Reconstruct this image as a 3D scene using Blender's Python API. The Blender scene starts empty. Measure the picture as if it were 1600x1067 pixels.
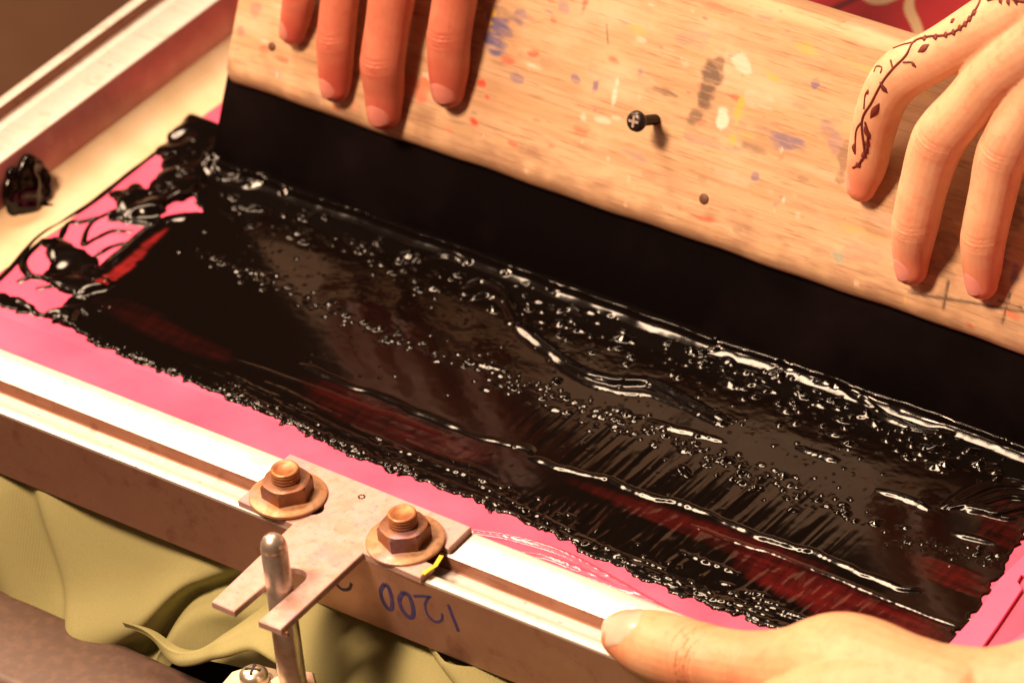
import bpy, math, random
import numpy as np
from mathutils import Vector, Matrix
from mathutils.bvhtree import BVHTree

SC = bpy.context.scene
COL = SC.collection
CM = 0.01                      # everything below is written in centimetres
rng = np.random.default_rng(7)
random.seed(7)

# ------------------------------------------------------------------ camera
F_PX = 8330.0                  # focal length in pixels of a 1600 px wide frame
AX = np.array([12700., 4620., -8330.]); AX /= np.linalg.norm(AX)
AY = np.array([7950., -6820., 8330.]); AY -= AX * (AX @ AY); AY /= np.linalg.norm(AY)
AZ = np.cross(AX, AY)
RM = np.stack([AX, AY, AZ])
RIGHT, DOWN, FWD = RM[:, 0], RM[:, 1], RM[:, 2]
CAM = -177.0 * FWD
FOCUS = 172

cam_data = bpy.data.cameras.new('camera')
cam = bpy.data.objects.new('camera', cam_data)
COL.objects.link(cam)
m = Matrix(((RIGHT[0], -DOWN[0], -FWD[0], CAM[0] * CM), (RIGHT[1], -DOWN[1], -FWD[1], CAM[1] * CM),
            (RIGHT[2], -DOWN[2], -FWD[2], CAM[2] * CM), (0, 0, 0, 1)))
cam.matrix_world = m
cam_data.sensor_width = 36.0
cam_data.lens = 36.0 * F_PX / 1600.0
cam_data.clip_start = 0.05
cam_data.clip_end = 50.0
cam_data.dof.use_dof = True
cam_data.dof.focus_distance = FOCUS * CM
cam_data.dof.aperture_fstop = 14.5
SC.camera = cam

# ------------------------------------------------------------------ world, lamps, exposure
world = bpy.data.worlds.new('World')
SC.world = world
world.use_nodes = True
bg = world.node_tree.nodes['Background']
bg.inputs['Color'].default_value = (1.0, 0.55, 0.34, 1)
bg.inputs['Strength'].default_value = 0.06


def area(name, direction, dist, size, size_y, watts, col, target=(0, 0, 0)):
    d = Vector(direction).normalized()
    l = bpy.data.lights.new(name, 'AREA')
    l.shape = 'RECTANGLE'; l.size = size * CM; l.size_y = size_y * CM
    l.energy = watts; l.color = col
    o = bpy.data.objects.new(name, l); COL.objects.link(o)
    o.location = (Vector(target) + d * dist) * CM
    o.rotation_euler = d.to_track_quat('Z', 'Y').to_euler()
    return o


area('key_lamp', (-0.42, -0.58, 1.05), 100, 19, 19, 20, (1.0, 0.66, 0.42), (10, -5, 0))
area('overhead_lamp', (-0.42, 0.16, 0.92), 150, 90, 17, 30, (1.0, 0.70, 0.47))
area('added_glint_light', (-0.80, 0.05, 0.62), 110, 22, 22, 6, (1.0, 0.69, 0.45), (-2, 0, 0))  # added light without a known source: ink glints and a rim on the fingers

SC.view_settings.view_transform = 'Standard'
SC.view_settings.look = 'None'
SC.view_settings.gamma = 1.0
SC.view_settings.exposure = 0.0
SC.render.engine = 'CYCLES'
SC.cycles.use_denoising = True
SC.cycles.max_bounces = 8

# ------------------------------------------------------------------ helpers


def at(px, py, normal=(0, 0, 1), c=0.0):
    """Point where the line of sight of a photo pixel meets the plane normal . p = c (cm)."""
    d = RIGHT * (px - 800) + DOWN * (py - 533.5) + FWD * F_PX
    d = d / np.linalg.norm(d)
    n = np.array(normal, float)
    return CAM + d * ((c - CAM @ n) / (d @ n))


def atz(px, py, z=0.0):
    return at(px, py, (0, 0, 1), z)


ROOT = {}


def tag(o, label=None, cat=None, group=None, kind=None):
    if label: o['label'] = label
    if cat: o['category'] = cat
    if group: o['group'] = group
    if kind: o['kind'] = kind
    return o


def thing(name, loc, label, cat, group=None):
    o = bpy.data.objects.new(name, None)
    o.empty_display_size = 0.01
    COL.objects.link(o)
    o.location = Vector(loc) * CM
    ROOT[o.name] = np.array(loc, float)
    return tag(o, label, cat, group)


def link_mesh(name, me, mat, parent, base):
    o = bpy.data.objects.new(name, me)
    COL.objects.link(o)
    for mm in (mat if isinstance(mat, (list, tuple)) else [mat]):
        me.materials.append(mm)
    if parent is not None:
        o.parent = parent
        ROOT[o.name] = ROOT[parent.name]
    else:
        o.location = Vector(base) * CM
        ROOT[o.name] = np.array(base, float)
    return o


def mesh(name, verts, faces, mat, parent=None, smooth=True, base=None):
    """ONE mesh object from world coordinates in cm."""
    v = np.asarray(verts, float).reshape(-1, 3)
    if parent is not None: base = ROOT[parent.name]
    elif base is None: base = np.array([v[:, 0].mean(), v[:, 1].mean(), v[:, 2].min()])
    me = bpy.data.meshes.new(name)
    me.from_pydata(((v - base) * CM).tolist(), [], faces)
    me.polygons.foreach_set('use_smooth', np.full(len(me.polygons), smooth))
    me.update()
    return link_mesh(name, me, mat, parent, base)


def grid_faces(nu, nv, wrap_u=False):
    """quads of an nu x nv grid, index = i*nv + j"""
    i = np.arange(nu if wrap_u else nu - 1); j = np.arange(nv - 1)
    I, J = np.meshgrid(i, j, indexing='ij')
    I2 = (I + 1) % nu
    return np.stack([I * nv + J, I2 * nv + J, I2 * nv + J + 1, I * nv + J + 1], -1).reshape(-1, 4)


def fast_mesh(name, verts, quads, mat, parent=None, base=None, attrs=None, smooth=True):
    v = np.asarray(verts, float).reshape(-1, 3)
    if parent is not None: base = ROOT[parent.name]
    elif base is None: base = np.array([v[:, 0].mean(), v[:, 1].mean(), v[:, 2].min()])
    me = bpy.data.meshes.new(name)
    nq = len(quads)
    me.vertices.add(len(v)); me.vertices.foreach_set('co', ((v - base) * CM).astype(np.float32).ravel())
    me.loops.add(nq * 4); me.loops.foreach_set('vertex_index', quads.astype(np.int32).ravel())
    me.polygons.add(nq); me.polygons.foreach_set('loop_start', np.arange(nq, dtype=np.int32) * 4)
    me.polygons.foreach_set('use_smooth', np.full(nq, smooth))
    for k, a in (attrs or {}).items():
        if a.ndim == 1:
            at_ = me.attributes.new(k, 'FLOAT', 'POINT'); at_.data.foreach_set('value', a.astype(np.float32))
        else:
            at_ = me.attributes.new(k, 'FLOAT_COLOR', 'POINT'); at_.data.foreach_set('color', a.astype(np.float32).ravel())
    me.update(calc_edges=True); me.validate()
    return link_mesh(name, me, mat, parent, base)


class MB:
    """collects shapes into one mesh"""

    def __init__(s): s.v = []; s.f = []

    def add(s, verts, faces):
        o = len(s.v); s.v += [tuple(map(float, p)) for p in verts]
        s.f += [tuple(int(i) + o for i in f) for f in faces]

    def prism(s, poly, z0, z1, bevel=0.0, frame=None):
        """polygon (x,y) extruded from z0 to z1, counter-clockwise, with a small top bevel"""
        poly = np.asarray(poly, float); n = len(poly)
        rings = [(poly, z0)]
        if bevel:
            c = inset(poly, bevel)
            rings += [(poly, z1 - bevel), (c, z1)]
        else:
            rings += [(poly, z1)]
        vs = [np.c_[r, np.full(n, z)] for r, z in rings]
        V = np.concatenate(vs); Fc = []
        for k in range(len(rings) - 1):
            for i in range(n):
                j = (i + 1) % n
                Fc.append((k * n + i, k * n + j, (k + 1) * n + j, (k + 1) * n + i))
        Fc.append(tuple(range(n - 1, -1, -1)))
        Fc.append(tuple(range((len(rings) - 1) * n, len(rings) * n)))
        if frame is not None: V = frame(V)
        s.add(V, Fc)

    def lathe(s, prof, seg=32, frame=None, hexa=None):
        """profile of (r, z) turned about the z axis"""
        n = len(prof); V = []; Fc = []
        for k in range(seg):
            a = 2 * math.pi * k / seg
            for r, z in prof: V.append((r * math.cos(a), r * math.sin(a), z))
        for k in range(seg):
            k2 = (k + 1) % seg
            for i in range(n - 1):
                Fc.append((k * n + i, k2 * n + i, k2 * n + i + 1, k * n + i + 1))
        V = np.array(V)
        if frame is not None: V = frame(V)
        s.add(V, Fc)

    def build(s, name, mat, parent=None, smooth=True, sharp=None, base=None):
        o = mesh(name, s.v, s.f, mat, parent, smooth, base)
        if sharp:
            try: o.data.set_sharp_from_angle(angle=math.radians(sharp))
            except Exception: pass
        return o


def inset(poly, d):
    p = np.asarray(poly, float); a = np.roll(p, 1, 0); b = np.roll(p, -1, 0)
    e1 = p - a; e2 = b - p
    e1 /= np.linalg.norm(e1, axis=1)[:, None] + 1e-9; e2 /= np.linalg.norm(e2, axis=1)[:, None] + 1e-9
    n1 = np.c_[-e1[:, 1], e1[:, 0]]; n2 = np.c_[-e2[:, 1], e2[:, 0]]
    n = n1 + n2; n /= np.maximum((n * n1).sum(1), 0.3)[:, None]
    return p + n * d


def catmull(P, per=8):
    P = np.asarray(P, float); Q = np.vstack([2 * P[0] - P[1], P, 2 * P[-1] - P[-2]]); out = []
    for i in range(1, len(Q) - 2):
        for k in range(per):
            t = k / per
            out.append(0.5 * ((2 * Q[i]) + (-Q[i - 1] + Q[i + 1]) * t + (2 * Q[i - 1] - 5 * Q[i] + 4 * Q[i + 1] - Q[i + 2]) * t ** 2
                              + (-Q[i - 1] + 3 * Q[i] - 3 * Q[i + 1] + Q[i + 2]) * t ** 3))
    out.append(P[-1])
    return np.array(out)


def tube(mb, P, R, seg=20, up=(0, 0, 1), flat=1.0, per=6, caps=True):
    """round-ended tube along P with radii R; flat < 1 squeezes it along up"""
    pts = catmull(np.c_[np.asarray(P, float), np.asarray(R, float)], per)
    C, r = pts[:, :3], np.maximum(pts[:, 3], 0.004)
    T = np.gradient(C, axis=0); T /= np.linalg.norm(T, axis=1)[:, None] + 1e-12
    rings = []
    def ring(c, t, rad):
        u = np.array(up, float); u = u - t * (t @ u)
        if np.linalg.norm(u) < 1e-3: u = np.array([1., 0, 0]) - t * t[0]
        u /= np.linalg.norm(u); s_ = np.cross(t, u)
        a = np.arange(seg) * 2 * math.pi / seg
        return c + rad * (np.cos(a)[:, None] * s_ + flat * np.sin(a)[:, None] * u)
    if caps:
        for k in (0.985, 0.9, 0.75, 0.5, 0.25): rings.append(ring(C[0] - T[0] * r[0] * k, T[0], r[0] * math.sqrt(1 - k * k)))
    for c, t, rad in zip(C, T, r): rings.append(ring(c, t, rad))
    if caps:
        for k in (0.25, 0.5, 0.75, 0.9, 0.985): rings.append(ring(C[-1] + T[-1] * r[-1] * k, T[-1], r[-1] * math.sqrt(1 - k * k)))
    n = len(rings); V = np.concatenate(rings); Fc = []
    for i in range(n - 1):
        for j in range(seg):
            j2 = (j + 1) % seg
            Fc.append((i * seg + j, i * seg + j2, (i + 1) * seg + j2, (i + 1) * seg + j))
    Fc.append(tuple(range(seg - 1, -1, -1))); Fc.append(tuple(range((n - 1) * seg, n * seg)))
    mb.add(V, Fc)


def ribbon(mb, P, width, normal, thick=0.02, taper=False):
    """flat stroke of a given width lying on a surface with that normal"""
    P = np.asarray(P, float); n = np.asarray(normal, float); n /= np.linalg.norm(n)
    T = np.gradient(P, axis=0); T /= np.linalg.norm(T, axis=1)[:, None] + 1e-9
    S = np.cross(n, T); w = np.full(len(P), width / 2)
    if taper: w *= np.sin(np.linspace(0.25, math.pi - 0.25, len(P)))
    rows = [P - S * w[:, None], P - S * w[:, None] * .9 + n * thick, P + S * w[:, None] * .9 + n * thick, P + S * w[:, None]]
    V = np.stack(rows, 1).reshape(-1, 3); Fc = []
    for i in range(len(P) - 1):
        for j in range(3): Fc.append((i * 4 + j, (i + 1) * 4 + j, (i + 1) * 4 + j + 1, i * 4 + j + 1))
    Fc += [(0, 1, 2, 3), tuple(len(P) * 4 - 4 + k for k in (3, 2, 1, 0))]
    mb.add(V, Fc)


# ------------------------------------------------------------------ materials
class NT:
    def __init__(s, name):
        s.m = bpy.data.materials.new(name); s.m.use_nodes = True
        s.t = s.m.node_tree; s.p = s.t.nodes['Principled BSDF']; s.out = s.t.nodes['Material Output']

    def n(s, kind, **kw):
        nd = s.t.nodes.new(kind)
        for k, v in kw.items(): setattr(nd, k, v)
        return nd

    def l(s, a, b): s.t.links.new(a, b)

    def coord(s, scale=(1, 1, 1)):
        tc = s.n('ShaderNodeTexCoord'); mp = s.n('ShaderNodeMapping'); mp.inputs['Scale'].default_value = scale
        s.l(tc.outputs['Object'], mp.inputs['Vector']); return mp.outputs['Vector']

    def noise(s, scale, stretch=(1, 1, 1), detail=4, rough=0.55):
        nd = s.n('ShaderNodeTexNoise'); nd.inputs['Scale'].default_value = scale
        nd.inputs['Detail'].default_value = detail; nd.inputs['Roughness'].default_value = rough
        s.l(s.coord(stretch), nd.inputs['Vector']); return nd.outputs['Fac']

    def ramp(s, fac, stops):
        r = s.n('ShaderNodeValToRGB'); e = r.color_ramp.elements
        while len(e) < len(stops): e.new(0.5)
        for el, (p, c) in zip(e, stops):
            el.position = p; el.color = (c, c, c, 1) if isinstance(c, (int, float)) else (*c, 1)
        s.l(fac, r.inputs['Fac']); return r.outputs['Color']

    def mix(s, fac, a, b, mode='MIX'):
        mx = s.n('ShaderNodeMix', data_type='RGBA', blend_type=mode)
        for sock, v in ((mx.inputs[0], fac), (mx.inputs[6], a), (mx.inputs[7], b)):
            if isinstance(v, (int, float)): sock.default_value = v
            elif isinstance(v, tuple): sock.default_value = (*v, 1)
            else: s.l(v, sock)
        return mx.outputs[2]

    def attr(s, name, out='Fac'):
        a = s.n('ShaderNodeAttribute', attribute_name=name); return a.outputs[out]

    def set(s, **kw):
        for k, v in kw.items():
            i = s.p.inputs[k.replace('_', ' ')]
            if hasattr(v, 'is_output') or isinstance(v, bpy.types.NodeSocket): s.l(v, i)
            elif isinstance(v, tuple) and len(v) == 3 and i.type == 'RGBA': i.default_value = (*v, 1)
            else: i.default_value = v
        return s

    def bump(s, height, strength=0.3, dist=0.02):
        b = s.n('ShaderNodeBump'); b.inputs['Strength'].default_value = strength
        b.inputs['Distance'].default_value = dist * CM
        s.l(height, b.inputs['Height']); s.l(b.outputs['Normal'], s.p.inputs['Normal']); return s


def M_aluminium(name, c1, c2, c3, metal, r0, r1):
    t = NT(name)
    big = t.noise(40, (1, 1, 1), 5, .65); fine = t.noise(900, (.06, 1, 1), 3); blot = t.noise(130, (1, 1, 1), 4, .6); spk = t.noise(420, (1, 1, 1), 3, .6)
    c = t.mix(t.ramp(big, [(.35, 0), (.7, 1)]), c1, c2)
    c = t.mix(t.ramp(blot, [(.56, 0), (.72, .7)]), c, c3)
    c = t.mix(t.ramp(spk, [(.66, 0), (.72, .6)]), c, (.22, .10, .07))
    c = t.mix(t.ramp(fine, [(.52, 0), (.68, .3)]), c, (.40, .30, .25))
    t.set(Base_Color=c, Metallic=metal, Roughness=t.ramp(big, [(.3, r0), (.7, r1)]))
    return t.bump(fine, .25, .01).m


def M_simple(name, col, rough=.5, metal=0., nscale=None, col2=None, lo=.4, hi=.65, bump=None, stretch=(1, 1, 1), **kw):
    t = NT(name)
    c = col
    if nscale: c = t.mix(t.ramp(t.noise(nscale, stretch, 5, .6), [(lo, 0), (hi, 1)]), col, col2)
    t.set(Base_Color=c, Roughness=rough, Metallic=metal, **kw)
    if bump: t.bump(t.noise(bump[0], stretch, 4), bump[1], bump[2])
    return t.m


def M_rust(name, base, rust, dark, metal=.45, rough=.5):
    t = NT(name)
    a = t.noise(160, (1, 1, 1), 6, .65); b = t.noise(420, (1, 1, 1), 4, .6); d = t.noise(70, (1, 1, 1), 3)
    c = t.mix(t.ramp(a, [(.4, 0), (.62, 1)]), base, rust)
    c = t.mix(t.ramp(b, [(.55, 0), (.75, .8)]), c, dark)
    c = t.mix(t.ramp(d, [(.55, 0), (.7, .35)]), c, (.34, .22, .36))
    t.set(Base_Color=c, Metallic=metal, Roughness=t.ramp(a, [(.3, rough - .12), (.7, rough + .15)]))
    return t.bump(b, .3, .015).m


def M_wood():
    t = NT('bare wood')
    g = t.noise(60, (.07, 1, 1), 6, .62); fine = t.noise(330, (.05, 1, 1), 4, .6); pore = t.noise(800, (.07, 1.3, 1.3), 3, .7)
    c = t.mix(t.ramp(g, [(.32, 0), (.68, 1)]), (.57, .385, .235), (.50, .305, .165))
    c = t.mix(t.ramp(fine, [(.45, 0), (.7, .55)]), c, (.36, .20, .10))
    c = t.mix(t.ramp(pore, [(.54, 0), (.72, .75)]), c, (.22, .115, .065))
    c = t.mix(t.ramp(t.noise(45, (.5, 1, 1), 4, .6), [(.52, 0), (.72, .55)]), c, (.68, .50, .35))
    st = t.n('ShaderNodeAttribute', attribute_name='stain')
    br = t.ramp(t.noise(600, (.15, 1, 1), 4, .7), [(.34, .4), (.52, 1)])
    f = t.mix(1.0, st.outputs['Alpha'], br, 'MULTIPLY')
    c = t.mix(f, c, st.outputs['Color'])
    t.set(Base_Color=c, Roughness=.62, Specular_IOR_Level=.3)
    return t.bump(pore, .35, .02).m


def M_skin(name, col, col2, red):
    t = NT(name)
    a = t.noise(90, (1, 1, 1), 4, .6); pores = t.noise(1500, (1, 1, 1), 3)
    c = t.mix(t.ramp(a, [(.35, 0), (.7, 1)]), col, col2)
    c = t.mix(t.attr('flush_shade'), c, red); c = t.mix(t.ramp(t.noise(260, (1, 1, 1), 4, .65), [(.50, 0), (.75, .35)]), c, red)
    t.set(Base_Color=c, Roughness=.46, Subsurface_Weight=.28, Subsurface_Scale=.004, Specular_IOR_Level=.4)
    t.p.inputs['Subsurface Radius'].default_value = (1.0, .32, .16)
    wr = t.n('ShaderNodeTexVoronoi', feature='DISTANCE_TO_EDGE'); wr.inputs['Scale'].default_value = 520
    t.l(t.coord((1, 1, 1)), wr.inputs['Vector'])
    hh = t.mix(.5, pores, t.ramp(wr.outputs['Distance'], [(0, 0), (.12, 1)]))
    return t.bump(hh, .22, .016).m


def M_ink():
    t = NT('wet black ink')
    thin = t.attr('film')
    c = t.mix(thin, (.0026, .0015, .0012), (.17, .011, .012))
    fine = t.noise(700, (1, 1, 1), 3, .6)
    t.set(Base_Color=c, Roughness=.11, Specular_IOR_Level=.27)
    return t.bump(fine, .06, .01).m


def M_mesh():
    t = NT('pink emulsion')
    a = t.noise(30, (1, 1, 1), 4, .55)
    c = t.mix(t.ramp(a, [(.35, 0), (.7, 1)]), (.80, .125, .245), (.74, .08, .175))
    t.set(Base_Color=c, Roughness=.34, Specular_IOR_Level=.45)
    w = t.noise(2600, (1, 1, 1), 2)
    return t.bump(w, .12, .008).m


def M_fabric():
    t = NT('knit cotton')
    w = t.n('ShaderNodeTexWave', wave_type='BANDS', bands_direction='X')
    w.inputs['Scale'].default_value = 340; w.inputs['Distortion'].default_value = 1.0; w.inputs['Detail'].default_value = 2
    t.l(t.coord((1, .25, .25)), w.inputs['Vector'])
    n = t.noise(1400, (1, 1, 1), 4, .7)
    c = t.mix(n, (.36, .345, .165), (.265, .25, .11))
    t.set(Base_Color=c, Roughness=.9, Specular_IOR_Level=.1, Sheen_Weight=.0)
    h = t.mix(.5, w.outputs['Fac'], n)
    return t.bump(h, .35, .02).m


def M_clear():
    t = NT('clear tape film')
    fr = t.n('ShaderNodeFresnel'); fr.inputs['IOR'].default_value = 1.45
    tr = t.n('ShaderNodeBsdfTransparent'); gl = t.n('ShaderNodeBsdfGlossy'); gl.inputs['Roughness'].default_value = .16
    mx = t.n('ShaderNodeMixShader')
    t.l(fr.outputs[0], mx.inputs[0]); t.l(tr.outputs[0], mx.inputs[1]); t.l(gl.outputs[0], mx.inputs[2])
    t.l(mx.outputs[0], t.out.inputs['Surface'])
    return t.m


ALU = M_aluminium('bright aluminium', (.70, .65, .61), (.62, .55, .49), (.50, .37, .30), .55, .42, .56)
ALU_SIDE = M_aluminium('shaded side aluminium', (.46, .28, .21), (.38, .21, .155), (.30, .13, .10), .85, .42, .55)  # same rail metal, the side's dim reflection put into its colour
ALU_INNER = M_aluminium('shaded inner aluminium', (.52, .27, .25), (.42, .19, .18), (.55, .34, .32), .55, .45, .6)  # inner wall: shade and reddish reflection painted into the metal colour
ALU_GROOVE = M_aluminium('groove shade', (.30, .13, .075), (.24, .095, .055), (.16, .05, .035), .2, .55, .7)  # groove walls darkened by colour to stand for their shade
WOOD = M_wood()
INK = M_ink()
PINK = M_mesh()
FABRIC = M_fabric()
CLEAR = M_clear()
PLATE = M_rust('worn steel plate', (.52, .35, .335), (.47, .28, .22), (.30, .17, .165), .35, .5)
NUTM = M_rust('rusty nut', (.20, .088, .05), (.27, .10, .04), (.08, .034, .022), .4, .42)
WASHM = M_rust('rusty washer', (.44, .26, .15), (.40, .18, .075), (.22, .10, .05), .35, .5)
PIN = M_simple('dull chrome pin', (.74, .66, .58), .33, .85, 300, (.60, .50, .43), .45, .7)
RUBBER = M_simple('black rubber', (.0026, .0014, .0016), .6, 0, 22, (.008, .0045, .005), .48, .8, (400, .15, .01), Specular_IOR_Level=.05)
CREAM = M_simple('cream sealant', (.68, .54, .37), .5, 0, 50, (.60, .46, .27), .4, .7, (200, .2, .02))
SCREWM = M_simple('black screw', (.045, .035, .032), .35, .8)
SCREWX = M_simple('screw cross glint', (.55, .45, .40), .4, .7)  # pale colour stands for the reflection in the cross slot
MARKER = M_simple('blue marker', (.035, .025, .12), .5, 0, 500, (.12, .07, .16), .5, .8)
BARM = M_simple('dark painted metal', (.088, .052, .040), .5, .1, 260, (.115, .066, .048), .45, .62, (900, .25, .01))
NAILM = M_simple('fingernail', (.70, .30, .25), .25, 0, 80, (.64, .24, .20), .4, .7)
HENNA = M_simple('henna stain', (.12, .016, .010), .6, 0, 300, (.18, .028, .017), .4, .7)
SKIN_A = M_skin('shaded skin', (.52, .18, .11), (.45, .125, .075), (.42, .06, .045))  # shadow over the left hand put into a darker, redder skin colour
SKIN_B = M_skin('skin warm', (.75, .455, .29), (.70, .38, .225), (.62, .14, .08))
SKIN_C = M_skin('skin golden', (.64, .38, .22), (.60, .32, .175), (.58, .14, .065))

ZM = -2.6                                   # level of the stretched mesh
# ------------------------------------------------------------------ setting
g = [(-300, -260, -75), (300, -260, -75), (300, 300, -75), (-300, 300, -75)]
FLOOR = M_simple('brown floor', (.30, .155, .085), .7, 0, 6, (.25, .12, .065), .4, .6)
tag(mesh('floor', g, [(0, 1, 2, 3)], FLOOR, None, False), kind='structure')

# ------------------------------------------------------------------ screen frame
frame = thing('screen_frame', (0, 18, ZM), 'silver aluminium screen printing frame with grooved rails holding a stretched pink mesh', 'screen frame')
XO, YO, YB = 25.2, -11.76, 48.0
XE = 29.5                       # right outer edge
PROF = [(0, -2.68), (0, -.07), (.02, -.02), (.07, 0), (.42, 0), (.45, -.02), (.45, -.5), (.50, -.53), (1.40, -.53), (1.45, -.5), (1.45, -.03), (1.49, 0),
        (2.76, 0), (2.82, -.02), (2.84, -.07), (2.84, -2.58), (2.80, -2.68)]


def rail(p0, p1, inward, n=2):
    """mitred rail between two outer corners"""
    p0 = np.array(p0, float); p1 = np.array(p1, float); d = (p1 - p0) / np.linalg.norm(p1 - p0); i = np.array(inward, float)
    V = []
    for p, s in ((p0, 1), (p1, -1)):
        for q, z in PROF: V.append([*(p + i * q + d * s * (q - .004)), z])
    k = len(PROF); Fc = [(a, k + a, k + (a + 1) % k, (a + 1) % k) for a in range(k)]
    Fc += [tuple(range(k - 1, -1, -1)), tuple(range(k, 2 * k))]
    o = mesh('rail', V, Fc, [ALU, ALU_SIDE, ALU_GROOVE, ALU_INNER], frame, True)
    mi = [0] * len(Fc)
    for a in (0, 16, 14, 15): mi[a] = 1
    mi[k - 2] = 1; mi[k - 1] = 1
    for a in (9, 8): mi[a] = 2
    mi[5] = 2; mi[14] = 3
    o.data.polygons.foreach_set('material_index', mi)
    o.data.set_sharp_from_angle(angle=math.radians(50))
    return o


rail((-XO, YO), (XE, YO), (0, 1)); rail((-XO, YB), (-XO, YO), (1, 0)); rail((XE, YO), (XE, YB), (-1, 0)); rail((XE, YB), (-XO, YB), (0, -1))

nx, ny = 90, 110
gx, gy = np.meshgrid(np.linspace(-22.34, 26.65, nx), np.linspace(-8.9, 45.1, ny), indexing='ij')
fast_mesh('mesh_screen', np.stack([gx, gy, np.full_like(gx, ZM)], -1), grid_faces(nx, ny), PINK, frame)

# deep red sheet: shade behind the squeegee put into the mesh colour
RED = M_simple('shaded red mesh', (.34, .016, .024), .5, 0, 25, (.30, .012, .02), .4, .6)
mesh('mesh_shade', [(-20.4, 9.6, ZM + .02), (20.4, 9.6, ZM + .02), (20.4, 44, ZM + .02), (-20.4, 44, ZM + .02)], [(0, 1, 2, 3)], RED, frame, False)
TAN = M_simple('open tan mesh', (.50, .33, .19), .6)
mb = MB()
def floorline(pts, w, taper=True):
    P = catmull([atz(x, y, ZM + .024) for x, y in pts], 6); ribbon(mb, P, w, (0, 0, 1), .012, taper)
floorline([(1418, -60), (1422, -10), (1421, 15), (1432, 40), (1445, 75), (1470, 110)], .42)
floorline([(1300, -40), (1350, -8), (1372, 2), (1400, -6), (1440, -30)], .55)
floorline([(1345, 42), (1362, 52), (1370, 60), (1400, 66), (1420, 62)], .5)
floorline([(1340, 50), (1360, 48), (1375, 40)], .3)
floorline([(1375, 80), (1395, 70), (1425, 70), (1460, 85)], .4)
mb.build('stencil_line', TAN, frame, False)
mb = MB(); floorline([(1230, 60), (1262, 34), (1300, 15), (1350, -8), (1420, -40)], .35); floorline([(1150, 10), (1200, -20), (1240, -50)], .3)
mb.build('stencil_line', M_simple('dark red stencil line', (.11, .008, .012), .5), frame, False)

# cream sealing strip along the left wall
prof = []
for k in range(14):
    t = k / 13; prof.append((-22.36 + 1.76 * t, ZM + .02 + .75 * (1 - t) ** 2.2 + .02 * (1 - t)))
ysn = np.linspace(-8.9, 45, 160); V = []
for y in ysn:
    wob = .05 * math.sin(y * 1.1) + .04 * math.sin(y * 2.7 + 1)
    for k, (x, z) in enumerate(prof): V.append((x + wob * (k / 13), y, z))
fast_mesh('sealing_strip', V, grid_faces(160, 14), CREAM, frame)

# pink tape strips along the right border
TAPE = M_simple('pink masking tape', (.82, .13, .29), .45, 0, 40, (.78, .11, .25), .4, .7, (600, .2, .01))
def slab(poly_px, z0, z1, name, mat, parent):
    P = np.array([atz(x, y, z1)[:2] for x, y in poly_px])
    a = 0.5 * np.sum(P[:, 0] * np.roll(P[:, 1], -1) - np.roll(P[:, 0], -1) * P[:, 1])
    if a < 0: P = P[::-1]
    b = MB(); b.prism(P, z0, z1, .02); return b.build(name, mat, parent, False)
slab([(1430, 1052), (1478, 1010), (1530, 952), (1560, 905), (1577, 888), (1600, 866), (1660, 800), (1690, 830), (1612, 900), (1596, 897), (1590, 908), (1598, 918), (1560, 975), (1528, 1020), (1480, 1080)],
     ZM + .02, ZM + .14, 'tape_strip', TAPE, frame)
slab([(1520, 1058), (1560, 1014), (1602, 985), (1680, 930), (1760, 960), (1640, 1080)], ZM + .02, ZM + .06, 'tape_strip', TAPE, frame)

# marker writing on the outer face of the front rail, upside down as it stands
mb = MB()
def stroke(pts, w=.13, closed=False):
    P = [at(x, y, (0, 1, 0), YO - .006) for x, y in pts]
    if closed: P = P + [P[0]]
    ribbon(mb, catmull(P, 6), w, (0, -1, 0), .004)
stroke([(601, 912), (595, 922), (598, 938), (606, 950), (612, 950), (612, 935), (607, 918)], .16, True)
stroke([(630, 925), (624, 936), (628, 952), (638, 963), (645, 962), (645, 948), (639, 931)], .17, True)
stroke([(646, 931), (658, 931), (674, 932)], .10)
stroke([(670, 932), (664, 944), (668, 960), (680, 971), (690, 968), (691, 958)], .10)
stroke([(700, 944), (706, 960), (712, 975), (716, 986)], .13)
stroke([(521, 900), (527, 914), (536, 921), (546, 919), (549, 911)], .12)
mb.build('marker_writing', MARKER, frame, False)

# clear tape over the front border: a film with a few lifted wrinkles
nu, nv = 420, 60
u = np.linspace(-20, 20, nu); v = np.linspace(-8.9, -4.9, nv)
U, Vv = np.meshgrid(u, v, indexing='ij')
H = np.full_like(U, .05) + .02 * np.sin(U * .9 + Vv * 1.3) + .012 * np.sin(U * 2.1 - Vv * 2.2)
for pts, a, s in (([(720, 826), (800, 838), (880, 862), (960, 905), (1060, 962)], .14, .06), ([(800, 862), (860, 870), (950, 908), (1050, 955)], .12, .05),
                  ([(880, 892), (930, 905), (1000, 935), (1070, 970)], .10, .05), ([(990, 950), (1050, 958), (1150, 985)], .08, .05)):
    for q in catmull([atz(x, y, ZM + .1) for x, y in pts], 30):
        H = np.maximum(H, .04 + a * np.exp(-((U - q[0]) ** 2 + (Vv - q[1]) ** 2) / (2 * s * s)))
fast_mesh('clear_tape', np.stack([U, Vv, ZM + H], -1), grid_faces(nu, nv), CLEAR, frame)

# ------------------------------------------------------------------ black ink
dx = .035
xs = np.arange(-21.2, 21.4, dx); ys = np.arange(-6.6, 8.2, dx)
GX, GY = np.meshgrid(xs, ys, indexing='ij'); NX, NY = GX.shape
FX = np.fft.fftfreq(NX)[:, None]; FY = np.fft.rfftfreq(NY)[None, :]


def blur(a, sx, sy=None):
    sy = sx if sy is None else sy
    return np.fft.irfft2(np.fft.rfft2(a) * np.exp(-2 * np.pi ** 2 * ((FX * sx / dx) ** 2 + (FY * sy / dx) ** 2)), s=(NX, NY))


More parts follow.
